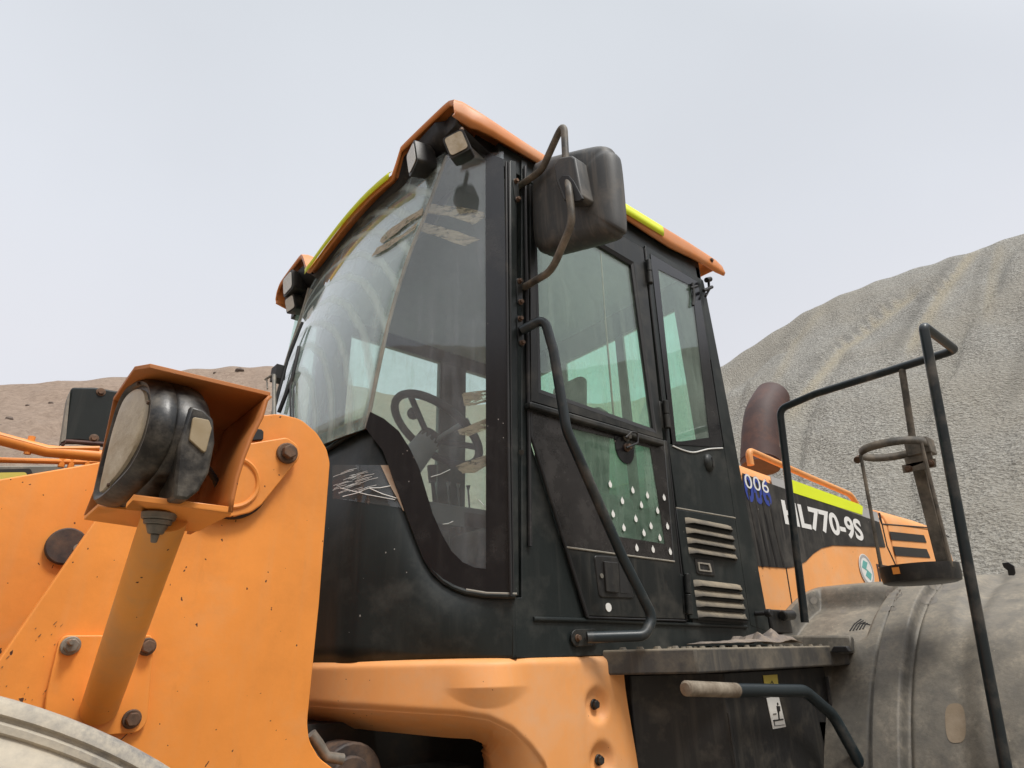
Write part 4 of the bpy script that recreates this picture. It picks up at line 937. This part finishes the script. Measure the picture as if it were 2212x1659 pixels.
for p in ((64, 962, 2.0), (135, 995, 2.05), (155, 998, 2.05), (190, 997, 2.05)):
    c = aY(*p); G().tube([c + Vd((0, 0, -.018 if p[0] > 64 else -.024)), c + Vd((0, 0, .012 if p[0] > 64 else .024))], .008, 8).mk('pipe_clamp', m_or, hp)
bb_ = [(152, 843), (156, 836), (205, 836), (290, 850), (290, 965), (170, 952), (138, 952), (136, 948)]
o = G().prism(LY(bb_, 2.2), (0, .05, 0)).mk('lamp_guard', m_dk, LD, bevel=.006); o['label'] = 'black far lamp guard with two bolts'
G().prism(LY([(146, 860), (152, 843), (142, 950), (132, 955)], 2.19), (0, .05, 0)).mk('guard_edge', m_zinc, o)
bolt('guard_bolt', aY(218, 847, 2.2), nY, .009, .008, m_bolt, o); bolt('guard_bolt', aY(203, 947, 2.2), nY, .009, .008, m_bolt, o)
G().tube([aY(133, 962, 2.2), aY(143, 953, 2.2), aY(245, 960, 2.2)], .006, 8).mk('guard_foot', m_exh, o)

# ---- near headlamp on its post
PB = aY(215, 1530, 1.49); PT = aY(352, 1132, 1.05)
m_post = dirty('dulled_orange_paint', (.84, .36, .07), .5, var=.1, dust=(.5, .36, .2), dustamt=.3, speck=.9, streak=.25, bump=.15, grime=.2)
hl = G().tube([PB, PT + (PT - PB) * .04], .0315, 28).mk('headlamp', m_post, LD); hl['label'] = 'dusty headlamp in an orange guard on a leaning post'
G().tube([PB + Vd((.034 * math.cos(a) * 1.05, 0.004, -.004 + .044 * math.sin(a))) for a in [i * 2 * math.pi / 30 for i in range(30)]], .006, 8, closed=True).mk('weld_bead', m_or, hl)
bp_ = LY([(100, 1500), (128, 1385), (140, 1372), (325, 1372), (333, 1385), (318, 1560), (300, 1583), (240, 1588), (90, 1588)], 1.488)
G().prism(fillet(bp_, [0, 0, .015, 0, .015, .02, .02, 0, 0], 4, True), (0, .012, 0)).mk('base_plate', m_or, hl, bevel=.002)
for p, mm in (((152, 1395), m_zinc), ((317, 1397), m_bolt), ((284, 1553), m_bolt)):
    bolt('plate_bolt', aY(*p, 1.488), nY, .0125, .02, mm, hl, 1.35)
pz = aY(152, 1388, 1.47); bz = G().cyl(pz + Vd((0, .0, 0)), pz + Vd((0, -.02, .0)), .006, .004).mk('bolt_thread', m_zinc, hl)
# guard: bottom plate, rounded rear plate, roof plate
zb = PT.z + .012
def Z(p, z): return aZ(p[0], p[1], z)
LPn = Vd((-.985, -.17, 0)); LP0 = Vd((.15, .95, .3))
def lerpP(a, b, t): return a + (b - a) * t
# reference points: near lower rear corner, near lower front corner ...
RB = aY(499, 1107, 1.00)      # near, bottom, rear corner of guard
FBn = aY(272, 1096, 1.06)     # near bottom front
top_r = aY(585, 848, 1.00); top_f = aY(325, 785, 1.03); top_fl = aY(290, 792, 1.10)
FBl = aY(180, 1122, 1.22); 
# bottom tray (two folded plates)
G().prism([aY(270, 1099, .99), aY(287, 1082, .99), aY(499, 1106, .95), aY(500, 1112, .95), aY(430, 1148, 1.05), aY(397, 1148, 1.07), aY(295, 1138, 1.12), aY(330, 1108, 1.04)], (0, 0, .008)).mk('guard_tray', m_or, hl, bevel=.001)
G().prism([aY(180, 1123, 1.14), aY(212, 1094, 1.12), aY(300, 1104, 1.06), aY(420, 1118, 1.02), aY(430, 1148, 1.05), aY(397, 1148, 1.07), aY(295, 1139, 1.12)], (0, .004, .006)).mk('guard_lower_tray', m_or, hl, bevel=.001)
# rear plate: vertical sheet curving inwards, seen from inside
re = [(582, 852), (572, 862), (561, 900), (540, 940), (522, 985), (508, 1030), (498, 1075), (493, 1106)]
near = [aY(x, y, .95) for x, y in re]
rows = [[p + Vd((0, d * 1.0, 0)) + Vd((.0, 0, 0)) for p in near] for d in (0, .07, .14, .21)]
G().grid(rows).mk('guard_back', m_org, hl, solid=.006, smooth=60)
# roof plate
tf = [aY(585, 847, .95), aY(325, 785, .95), aY(291, 791, .98), aY(276, 812, 1.04)]
offy = Vd((0, .21, -.0))
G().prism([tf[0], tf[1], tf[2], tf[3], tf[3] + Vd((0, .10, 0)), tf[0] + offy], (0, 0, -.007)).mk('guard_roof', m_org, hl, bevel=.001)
# far side plate of the guard
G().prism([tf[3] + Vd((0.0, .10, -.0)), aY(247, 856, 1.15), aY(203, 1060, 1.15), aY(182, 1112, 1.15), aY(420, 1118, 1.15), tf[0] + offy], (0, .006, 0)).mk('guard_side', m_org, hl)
# lamp body
XL = .150
bez = [(199, 1078), (211, 1020), (224, 972), (238, 920), (251, 876), (268, 842), (290, 823), (312, 821), (325, 838), (327, 885), (312, 950), (283, 1008), (248, 1048), (214, 1079)]
B0 = spline([aP(*p, LP0, LPn) for p in bez], 5, True); ctr = sum(B0, Vd((0, 0, 0))) / len(B0)
def bl_(k, dx, sh=Vd((0, 0, 0))): return [ctr + (p - ctr) * k + Vd((dx, 0, 0)) + sh for p in B0]
g = G().loft([bl_(.88, .006), bl_(.92, .001), bl_(.97, .0), bl_(1.02, .005), bl_(1.05, .018), bl_(1.05, .030), bl_(1.03, .032)]); lb = g.mk('lamp_bezel', m_lamp, hl, smooth=50)
g = G().loft([bl_(1.02, .031), bl_(1.05, .035), bl_(1.05, .055), bl_(1.01, .072), bl_(.92, .082, Vd((0, 0, -.002))), bl_(.75, .088, Vd((0, 0, -.004))), bl_(.3, .090, Vd((0, 0, -.004)))]); g.mk('lamp_body', m_lamp, hl, smooth=50)
ln = [(216, 1064), (222, 1025), (232, 980), (243, 935), (253, 902), (265, 869), (279, 850), (297, 840), (311, 848), (314, 884), (300, 942), (274, 994), (245, 1034)]
ls = [aP(*p, LP0 + Vd((.002, 0, 0)), LPn) for p in ln]; Ls = spline(ls, 4, True); lc = sum(Ls, Vd((0, 0, 0))) / len(Ls)
g = G().loft([[lc + (p - lc) * k + Vd((-d, 0, 0)) for p in Ls] for k, d in ((1, -.004), (.99, .0005), (.9, .002), (.7, .003), (.4, .004), (.1, .004))]); g.mk('headlamp_lens', m_lens, hl, smooth=60)
# side indicator on the body
iy = .936
sl_ = [aY(417, 900, iy), aY(452, 907, iy), aY(458, 925, iy), aY(444, 981, iy), aY(428, 966, iy), aY(409, 949, iy)]
g = G().prism([aY(*p, iy + .004) for p in ((412, 875), (440, 884), (462, 905), (465, 955), (452, 1020), (430, 1060), (405, 1080), (375, 1075), (385, 960))], (0, .09, 0)); g.mk('indicator_housing', m_lamp, hl, bevel=.004, seg=2)
G().prism(fillet(sl_, .004, 3, True), (0, .008, 0)).mk('indicator_lens', m_lens2, hl, bevel=.002)
G().tube(spline([aY(440, 1000, 1.02), aY(470, 1050, 1.05), aY(455, 1100, 1.07), aY(430, 1120, 1.08)], 8), .005, 8).mk('lamp_cable', m_rub, hl)
for q_ in ((300, 829), (322, 870), (236, 1048)): bolt('lamp_screw', aP(*q_, LP0 + Vd((.001, 0, 0)), LPn), (-1, -.1, 0), .0028, .003, m_bolt, hl, 1.3)
# grey stud under the tray
sp_ = aY(345, 1108, 1.02); ax = (PB - PT).normalized(); ax = Vd((0, .05, -1)).normalized()
g = G().cyl(sp_, sp_ + ax * .010, .024, .022); g.cyl(sp_ + ax * .010, sp_ + ax * .017, .019, .018); g.cyl(sp_ + ax * .017, sp_ + ax * .030, .015, .010); g.cyl(sp_ + ax * .030, sp_ + ax * .042, .006, .004); g.mk('mount_stud', m_zinc, hl, bevel=.0015)

# ---- front fender and wheels
def revolve(prof, cx, cz, a0, a1, n, name, mat, parent, **k):
    rows = []
    for i in range(n + 1):
        a = a0 + (a1 - a0) * i / n
        rows.append([Vd((cx + r * math.cos(a), y, cz + r * math.sin(a))) for y, r in prof])
    return G().grid(rows).mk(name, mat, parent, smooth=50, **k)
fe = 0.986
prof = [(1.45, .80), (1.10, .826), (1.01, .836), (.995, .840), (.986, .839), (.980, .834), (.977, .824), (.983, .821), (.983, .818), (.976, .815), (.976, .808), (.981, .805), (.978, .801), (.968, .79), (.957, .77), (.950, .745), (.948, .72), (.955, .69), (.968, .66), (.974, .625), (.970, .59), (.958, .56), (.952, .53), (.962, .50), (1.02, .46)]
revolve(prof, -.1885, -.828, R(-25), R(205), 110, 'front_fender', m_ffen, LD, solid=.004)
def wheel(cx, cz, y0, w, r):
    prof = [(y0 + .05, r * .52), (y0 + .02, r * .60), (y0, r * .75), (y0 + .02, r * .9), (y0 + .06, r * .97), (y0 + w * .5, r), (y0 + w - .06, r * .97), (y0 + w - .02, r * .9), (y0 + w, r * .7), (y0 + w - .05, r * .52)]
    o = revolve(prof, cx, cz, 0, 2 * math.pi, 72, 'wheel', m_tyre, LD)
    g = G()
    for i in range(26):
        for sgn in (0, 1):
            a = (i + .5 * sgn) * 2 * math.pi / 26; d = .07
            ya, yb = (y0 + .03, y0 + w * .5) if sgn == 0 else (y0 + w * .5, y0 + w - .03)
            def pt(a_, y, rr): return Vd((cx + rr * math.cos(a_), y, cz + rr * math.sin(a_)))
            g.loft([[pt(a, ya, r * .96), pt(a + d, ya, r * .96), pt(a + d * 1.6, yb, r * .99), pt(a + d * .6, yb, r * .99)], [pt(a, ya, r * 1.0), pt(a + d, ya, r * 1.0), pt(a + d * 1.6, yb, r * 1.04), pt(a + d * .6, yb, r * 1.04)]])
    g.mk('tread_lugs', m_tyre, o)
    g = G().cyl((cx, y0 + .10, cz), (cx, y0 + w - .1, cz), r * .53, n=40); g.cyl((cx, y0 + .04, cz), (cx, y0 + .12, cz), r * .2); g.mk('rim', m_or, o, bevel=.01)
wheel(-.19, -.94, 1.02, .42, .76); wheel(3.35, -.86, .66, .62, .84); wheel(3.35, -.86, 2.94, .62, .84); wheel(-.19, -.94, 2.86, .42, .76)

# ---- engine hood
HY = 1.5
def hsec(X, zt, ins=0.): 
    return [Vd((X, HY + ins, -.35)), Vd((X, HY + ins, zt - .10)), Vd((X, HY + .01 + ins, zt - .055)), Vd((X, HY + .04 + ins, zt - .02)), Vd((X, HY + .09 + ins, zt)), Vd((X, 2.63 - ins, zt)), Vd((X, 2.71 - ins, zt - .04)), Vd((X, 2.73 - ins, -.35))]
g = G().loft([hsec(x, z) for x, z in ((2.60, .838), (3.2, .812), (3.8, .785), (4.235, .775))]); hood = g.mk('engine_hood', m_orf, LD, bevel=.012, seg=3); hood['label'] = 'orange engine hood with black decal band'
g = G().loft([hsec(4.25, .80), hsec(4.8, .80), hsec(5.10, .79), hsec(5.28, .72, .01), hsec(5.36, .6, .03), hsec(5.39, .2, .05)]); hr = g.mk('rear_hood', m_orf, LD, bevel=.012, seg=3); hr['label'] = 'orange rear hood with black grille openings'
def hp_(pts, y=HY): return LY(pts, y)
# black band, grey stripe, yellow strip
band_px = [(1604, 1022), (1668, 1046), (1900, 1128), (1913, 1182), (1860, 1180), (1800, 1178), (1775, 1184), (1757, 1196), (1742, 1212), (1722, 1223), (1700, 1227), (1604, 1220)]
G().prism(hp_(band_px, HY - .0035), (0, .002, 0)).mk('black_decal', m_decal, hood)
G().prism(hp_([(1664, 1028), (1895, 1107), (1900, 1128), (1668, 1046)], HY - .0035), (0, .002, 0)).mk('grey_stripe', m_gry, hood)
G().prism(fillet(hp_([(1710, 1036), (1856, 1089), (1864, 1094), (1863, 1112), (1713, 1064)], HY - .006), .006, closed=True), (0, .0022, 0)).mk('reflective_strip', m_yel, hood)
p0 = aY(1697, 1133, HY - .0055); p1 = aY(1868, 1170, HY - .0055); zz = Vd((0, 0, 1)); ux = (p1 - p0).normalized()
put_text('HL770-9S', 'model_lettering', m_let, hood, p0, ux, zz, .122, (p1 - p0).length, .001, .032, 1.0)
# fleet number draped over the hood shoulder
q0 = aY(1600, 1064, HY - .0055) ; q1 = aY(1664, 1086, HY - .0055)
put_text('006', 'number_outline', m_blue, hood, Vd((2.655, q0.y, .625)), Vd((1, 0, 0)), zz, .135, .225, .001, .03, 1.05)
put_text('006', 'number_fill', m_let, hood, Vd((2.665, q0.y - .0012, .688)), Vd((1, 0, 0)), zz, .068, .205, .001, .0, 1.05)
# panel gaps
G().tube(hp_([(1668, 1040), (1676, 1130), (1697, 1225), (1714, 1330)], HY + .001), .0045, 6).mk('panel_gap', m_blk, hood); G().tube(hp_([(1899, 1108), (1915, 1180), (1945, 1245)], HY + .001), .006, 6).mk('panel_gap', m_blk, hood); G().tube(hp_([(1905, 1132), (2010, 1140), (2050, 1160)], HY + .001), .0045, 6).mk('panel_gap', m_blk, hood)
# corrugation under the number (air intake ribs)
g = G()
for i in range(4):
    x = 1612 + i * 15; g.tube(hp_([(x, 1060 + i * 5), (x + 34, 1225)], HY + .002), .010, 6)
g.mk('intake_rib', m_decal, hood)
for pts in (((1922, 1148), (1996, 1156), (2002, 1172), (1926, 1166)), ((1930, 1180), (2002, 1186), (2010, 1205), (1935, 1200))):
    G().prism(hp_(pts, HY - .004), (0, .004, 0)).mk('grille_opening', m_blk, hr)
# round emblem
ec = aY(1872, 1231, HY - .004)
def disc(c, rx, rz, th, n=32): return [c + Vd((rx * math.cos(i * 2 * math.pi / n), 0, rz * math.sin(i * 2 * math.pi / n))) for i in range(n)]
G().prism(disc(ec, .085, .085, 0), (0, -.001, 0)).mk('round_emblem', m_wht, hood)
G().frame(disc(ec + Vd((0, -.002, 0)), .08, .08, 0), disc(ec + Vd((0, -.002, 0)), .066, .066, 0), (0, .0008, 0)).mk('emblem_ring', m_gry, hood)
G().prism([ec + Vd((x, -.002, z)) for x, z in ((-.055, .01), (-.02, .05), (.03, .04), (-.005, .005), (.05, -.02), (.02, -.055), (-.03, -.03), (.0, -.005))], (0, .0008, 0)).mk('emblem_mark', m_teal, hood)
# fuel filler door
G().frame(hp_([(1893, 1218), (1918, 1222), (1927, 1262), (1901, 1260)], HY - .002), hp_([(1897, 1224), (1914, 1227), (1922, 1258), (1904, 1256)], HY - .002), (0, .003, 0)).mk('hatch_rim', m_exh, hood)
kc = aY(1912, 1241, HY - .003); G().cyl(kc, kc + nY * .006, .016).mk('hatch_lock', m_pl, hood)
# hood rail
rl = fillet([aY(1622, 1005, 1.56), aY(1616, 972, 1.56), aY(1735, 1025, 1.56), aY(1836, 1068, 1.56), aY(1850, 1088, 1.56)], [0, .05, 0, .08, 0], 6)
G().tube(rl, .0165).mk('hood_rail', m_orf, hood)
# exhaust elbow
ex = [aY(1643, 1010, 1.98), aY(1642, 980, 1.98), aY(1643, 930, 1.98), aY(1650, 890, 1.98), aY(1668, 858, 1.98)]
exs = spline(ex, 6); g = G().tube(exs, .118, 28); 
g.tube(spline([aY(1643, 1000, 1.98), aY(1643, 972, 1.98)], 3), .124, 28); exo = g.mk('exhaust_pipe', m_exh, LD, smooth=50)
d_ = (exs[-1] - exs[-3]).normalized(); G().cyl(exs[-1] + d_ * .001, exs[-1] + d_ * .002, .104, n=28).mk('exhaust_opening', m_blk, exo)
# small bracket between hood and fender
g = G().box(tuple(aY(1670, 1368, 1.42)), tuple(aY(1705, 1318, 1.42) + Vd((0, .1, 0)))); g.cyl(aY(1690, 1330, 1.40), aY(1712, 1328, 1.40), .02); g.mk('hood_latch_block', m_pl, LD, bevel=.006)

# ---- rear fender
def rfender():
    cx, cz = 3.35, -.85; rows = []
    def pk(px, py, Y):
        p = aY(px, py, Y); return math.atan2(p.z - cz, p.x - cx)
    NY, NA = 240, 190
    for i in range(NA + 1):
        a = R(185) - (R(185) - R(-5)) * i / NA; row = []
        for j in range(NY + 1):
            Y = 1.50 - (1.50 - .50) * j / NY
            r = 1.125
            r += .012 * sstep(1.1, 1.3, Y)
            # ridge band
            r += .030 * sstep(.945, .957, Y) * (1 - sstep(1.033, 1.045, Y)) - .012 * math.exp(-((Y - .938) / .008) ** 2) - .012 * math.exp(-((Y - 1.052) / .008) ** 2)
            # outer bulge and shoulder
            r += .02 * sstep(.80, .72, Y) - .9 * max(0, .60 - Y) ** 1.5
            # recessed scoop near the cab
            aD = math.degrees(a)
            m = sstep(1.10, 1.17, Y) * (1 - sstep(1.455, 1.475, Y)) * sstep(101, 106, aD) * (1 - sstep(126, 129, aD))
            r -= .085 * m
            # front step block below scoop
            mb = sstep(1.20, 1.215, Y) * sstep(129.5, 130.5, aD) * (1 - sstep(137, 141, aD)); r += .03 * mb
            # outer hollow
            m2 = (1 - sstep(.76, .84, Y)) * sstep(.56, .62, Y) * sstep(90, 100, aD) * (1 - sstep(112, 132, aD)); r -= .05 * m2
            mr_ = sstep(.82, .86, Y) * (1 - sstep(.90, .94, Y)) * sstep(86, 92, aD) * (1 - sstep(96, 102, aD)); r += .0 * mr_
            r += .004 * fbm(Vd((a * 3, Y * 4, 1)), 3)
            yy = Y - (.03 * sstep(.53, .5, Y))
            row.append(Vd((cx + r * math.cos(a), yy, cz + r * math.sin(a))))
        # outer skirt
        p = row[-1]; c_ = Vd((cx, p.y, cz)); dd = (c_ - p).normalized()
        row += [p + dd * .02 + Vd((0, .004, 0)), p + dd * .06 + Vd((0, .01, 0))]
        rows.append(row)
    o = G().grid(rows).mk('rear_fender', m_fen, LD, solid=.008, smooth=60); return o
rfd = rfender()
# oval plug and dark marks on the fender (they lie on its curved skin)
_fl = WP['rear_fender']; FB = _B.FromPolygons([v.co + _fl for v in rfd.data.vertices], [tuple(p.vertices) for p in rfd.data.polygons])
def onF(px, py, off=.0015):
    r = ray(px, py).normalized(); h = FB.ray_cast(Vector((0, 0, H)), r)
    if h[0] is None: return ray(px, py) * (2.6 / ray(px, py).x)
    return h[0] - Vector((0, 0, H)) - r * off
def fpatch(pts, name, mat, Rr=.0015, th=.002):
    P = [onF(*p, Rr) for p in pts]; 
    cz_ = onF(sum(p[0] for p in pts) / len(pts), sum(p[1] for p in pts) / len(pts), Rr)
    g = G(); n = len(P); k = 5; vs = [cz_]; fs = []
    for a in range(1, k + 1):
        for i in range(n):
            x = sum(p[0] for p in pts) / n; y = sum(p[1] for p in pts) / n; q = a / k
            vs.append(onF(x + (pts[i][0] - x) * q, y + (pts[i][1] - y) * q, Rr))
    for i in range(n): fs.append((0, 1 + i, 1 + (i + 1) % n))
    for a in range(k - 1):
        for i in range(n): fs.append((1 + a * n + i, 1 + a * n + (i + 1) % n, 1 + (a + 1) * n + (i + 1) % n, 1 + (a + 1) * n + i))
    g.add(vs, fs); return g.mk(name, mat, rfd, smooth=80)
def oval(cx, cy, rx, ry, n=20, rot=0, sup=2.):
    o = []
    for i in range(n):
        a = i * 2 * math.pi / n; c_, s_ = math.cos(a), math.sin(a); x = rx * math.copysign(abs(c_) ** (2 / sup), c_); y = ry * math.copysign(abs(s_) ** (2 / sup), s_)
        o.append((cx + x * math.cos(rot) - y * math.sin(rot), cy + x * math.sin(rot) + y * math.cos(rot)))
    return o
fpatch(oval(2064, 1562, 22, 43, 28, -.06, 3.), 'fender_plug', m_tan)
m_dm = dirty('dark_smudge', (.16, .145, .125), .7, dust=(.3, .26, .2), dustamt=.4, dscale=30, bump=.1)
fpatch(rag(oval(2007, 1296, 20, 11, 12), 3, 2), 'smudge', m_dm); fpatch(rag(oval(2040, 1262, 34, 15, 12), 3, 2), 'smudge', m_dm)
fpatch(rag(oval(1931, 1283, 17, 15, 10), 6, 2), 'smudge', m_dm); fpatch(rag(oval(1920, 1316, 18, 6, 10, -.1), 4, 2), 'smudge', m_dm)
fpatch(oval(1735, 1303, 12, 13), 'smudge', m_dm); fpatch(oval(1758, 1297, 8, 8), 'smudge', m_dm); fpatch(oval(1822, 1318, 7, 8), 'smudge', m_dm)
for i in range(5): G().tube([onF(1836 + i * 7, 1363 - i * 1), onF(1846 + i * 6, 1348), onF(1860 + i * 5, 1338 + i * 3)], .003, 5).mk('crack_mark', m_blk, rfd)
g = G().prism([aY(1670, 1372, 1.40), aY(1838, 1372, 1.06), aY(1842, 1412, 1.06), aY(1664, 1412, 1.40)], (.25, .1, 0)); g.mk('fender_step', m_fen, LD, bevel=.01)
G().prism(LX([(1795, 1404), (1800, 1396), (1828, 1396), (1836, 1408), (1795, 1410)], 2.36), (.02, 0, 0)).mk('tread_lug', m_rub, LD, bevel=.003)
# little hook beyond the fender
hk = [aX(x, y, 3.1) for x, y in ((2166, 1222), (2164, 1216), (2178, 1214), (2190, 1222), (2193, 1238), (2190, 1243), (2178, 1243), (2176, 1232), (2168, 1226))]
G().prism(hk, (.01, 0, 0)).mk('fender_hook', m_pl, LD, bevel=.002)

# ---- step platform
pz0 = .012
tp = [aY(1280, 1411, 1.40), aY(1505, 1411, 1.138)]
P1 = Vd((1.462, 1.388, pz0)); P2 = Vd((1.625, 1.145, pz0)); P3 = Vd((2.565, 1.145, pz0)); P4 = Vd((2.565, 1.5, pz0)); P5 = Vd((1.50, 1.5, pz0))
pf = G().prism([P1, P2, P3, P4, P5], (0, 0, -.066)).mk('step_platform', m_step, LD, bevel=.006, seg=3)
g = G()
for i in range(26):
    for j in range(3):
        c_ = Vd((1.66 + i * .034, 1.17 + j * .07 + (i % 2) * .02, pz0))
        if i < 4 and j == 0: continue
        g.cyl(c_, c_ + Vd((0, 0, .006)), .009, .006, 8)
for i in range(5): c_ = P1.lerp(P2, .15 + i * .17) + Vd((.02, .02, 0)); g.cyl(c_, c_ + Vd((0, 0, .007)), .012, .008, 8)
g.mk('tread_stud', m_step, pf); 
# box under the platform
sb = [Vd((1.60, 1.37, 0)), Vd((1.83, 1.20, 0)), Vd((2.47, 1.20, 0)), Vd((2.47, 1.5, 0)), Vd((1.60, 1.5, 0))]
box = G().prism([p + Vd((0, 0, -.056)) for p in sb], (0, 0, -1.0)).mk('side_box', m_pl, LD, bevel=.005)
G().prism(LY([(1649, 1459), (1679, 1457), (1684, 1502), (1655, 1506)], 1.197), (0, .0015, 0)).mk('warning_label', m_ylab, box)
tri = LY([(1668, 1470), (1673, 1480), (1663, 1481)], 1.1955); tri2 = LY([(1668, 1473), (1671, 1479), (1665, 1480)], 1.1955); G().frame(tri, tri2, (0, .001, 0)).mk('warning_triangle', m_blk, box)
wl_ = G().prism(LY([(1656, 1508), (1682, 1503), (1698, 1570), (1670, 1575)], 1.197), (0, .0015, 0)).mk('pictogram_sticker', m_wht, box)
def q6(x, y): return ((x * .4792 + 2140) * .576, (y * .4792 + 2200) * .576)
g = G(); yy = 1.1955
for pts in (((1612, 935), (1640, 935), (1642, 975), (1620, 978)), ((1622, 975), (1632, 975), (1638, 1040), (1630, 1040)), ((1586, 1045), (1665, 1033), (1668, 1043), (1590, 1056)), ((1592, 1056), (1597, 1056), (1602, 1092), (1598, 1092)), ((1600, 1088), (1675, 1080), (1676, 1083), (1600, 1092)), ((1584, 1000), (1590, 994), (1611, 992), (1614, 996), (1608, 1000), (1590, 1000))):
    g.prism(LY([q6(*p) for p in pts], yy), (0, .001, 0))
kc = aY(*q6(1622, 918), yy); g.prism(disc(kc, .004, .004, 0, 12), (0, .001, 0))
kc = None; g.mk('pictogram', m_blk, box)
G().tube([aY(1785, 1462, 1.19), aY(1815, 1662, 1.19)], .006, 6).mk('box_edge', m_rub, box)
g = G().tube(LY([(1572, 1540), (1590, 1665)], 1.197), .002, 6); g.mk('panel_line', m_blk, box)
# ladder hand rail (worn at its end)
lr = fillet([aY(1482, 1487, 1.13), aY(1592, 1491, 1.13), aY(1738, 1492, 1.13), aY(1800, 1545, 1.12), aY(1880, 1690, 1.08)], [0, 0, .10, .08, 0], 8)
lad = G().tube(lr, .0185, 18).mk('ladder_rail', m_rail, LD)
sl0 = aY(1482, 1487, 1.13); sl1 = aY(1590, 1491, 1.13)
G().tube([sl0 + Vd((-.004, 0, 0)), sl0, sl1], [.014, .0195, .0195], 18).mk('worn_sleeve', m_slv, lad)
G().prism([aY(1770, 1560, 1.2), aY(1800, 1560, 1.2), aY(1830, 1700, 1.2), aY(1800, 1700, 1.2)], (0, .02, 0)).mk('ladder_side', m_pl, LD)

# ---- rear hand rail loop and extinguisher holder
zr = 1.0
hr_ = fillet([Vd((2.33, .70, -.5)), Vd((2.33, .554, 1.012)), Vd((2.62, .548, 1.004)), Vd((2.62, 1.08, 1.004)), Vd((2.62, 1.245, .985)), Vd((2.62, 1.315, .10))], [0, .02, .03, .2, .045, 0], 8)
hrl = G().tube(hr_, .0155, 18).mk('hand_rail', m_rail, LD); hrl['label'] = 'tall bent dark hand rail above the rear fender'
eh = G().tube([Vd((2.62, .735, .995)), Vd((2.63, .78, .62))], .0125, 14); eh.prism([Vd((2.61, .748, .64)), Vd((2.61, .792, .64)), Vd((2.61, .800, .24)), Vd((2.61, .758, .24))], (.022, 0, 0))
ehd = eh.mk('extinguisher_holder', m_railw, LD, bevel=.004); ehd['label'] = 'empty rusty extinguisher holder with ring and base cup'
RC = Vd((2.54, .815, .675)); rr = .112
def ringband(c, r, w, name, a0=0, a1=2 * math.pi, tilt=0):
    n = 36; rows = []
    for i in range(n + 1):
        a = a0 + (a1 - a0) * i / n; d = Vd((math.cos(a), math.sin(a), 0)); rows.append([c + d * r + Vd((0, 0, -w / 2)), c + d * r + Vd((0, 0, w / 2))])
    return G().grid(rows).mk(name, m_railw, ehd, solid=.005)
ringband(RC, rr, .028, 'clamp_ring')
G().cyl(RC + Vd((-.02, rr + .012, -.015)), RC + Vd((.0, rr + .012, -.005)), .013).mk('clamp_eye', m_bolt, ehd)
G().prism([RC + Vd((.02, -rr * .2, -.075)), RC + Vd((.02, -rr * 1.0, -.06)), RC + Vd((.02, -rr * 1.0, -.025)), RC + Vd((.02, -rr * .2, -.035))], (.006, 0, 0)).mk('clamp_plate', m_railw, ehd)
G().prism([aX(1948, 1005, 2.56), aX(2020, 990, 2.56), aX(2022, 1008, 2.56), aX(1951, 1022, 2.56)], (.006, 0, 0)).mk('clamp_bar', m_railw, ehd)
bolt('clamp_bolt', aX(1963, 1013, 2.56), (-1, 0, 0), .009, .01, m_bolt, ehd); bolt('clamp_bolt', aX(2010, 1001, 2.56), (-1, 0, 0), .009, .01, m_bolt, ehd)
G().box((2.555, .70, .64), (2.62, .78, .70)).mk('clamp_block', m_railw, ehd, bevel=.004)
BC = Vd((2.55, .838, .232))
g = G().loft([[BC + Vd((r_ * math.cos(i * math.pi / 18), r_ * math.sin(i * math.pi / 18), z)) for i in range(36)] for r_, z in ((.105, -.03), (.118, -.025), (.122, .0), (.122, .028), (.114, .028), (.108, .0))]); g.mk('base_cup', m_pl, ehd, smooth=50)
for a in (2.2, -1.9):
    d = Vd((math.cos(a), math.sin(a), 0)); G().tube([RC + d * rr + Vd((0, 0, -.01)), BC + d * .118 + Vd((0, 0, .01))], .0065, 8).mk('holder_strap', m_railw, ehd)
kc = BC + Vd((-.117, .03, .008)); G().box(tuple(kc + Vd((-.006, -.011, -.011))), tuple(kc + Vd((.0, .011, .011)))).mk('orange_slot', m_or, ehd)

# ---- rag lying on the platform
g = G(); rows = []
for i in range(25):
    row = []
    for j in range(9):
        x = 1.86 + i * .0195; y = 1.19 + j * .018
        z = pz0 + .012 + (.036 + .05 * sstep(15, 21, i)) * max(0, fbm(Vd((x * 9, y * 11, 5)), 4) + .35) * math.sin(math.pi * i / 24) ** .7 * (1.5 - .9 * (i < 14)) * sstep(-1, 2, j)
        row.append(Vd((x + .01 * math.sin(j * 2.1), y, z)))
    rows.append(row)
o = G().grid(rows).mk('rag', m_cloth, None, solid=.002, smooth=25)
tag(o, 'crumpled dirty grey rag lying on the step platform below the louvred vent', 'rag')
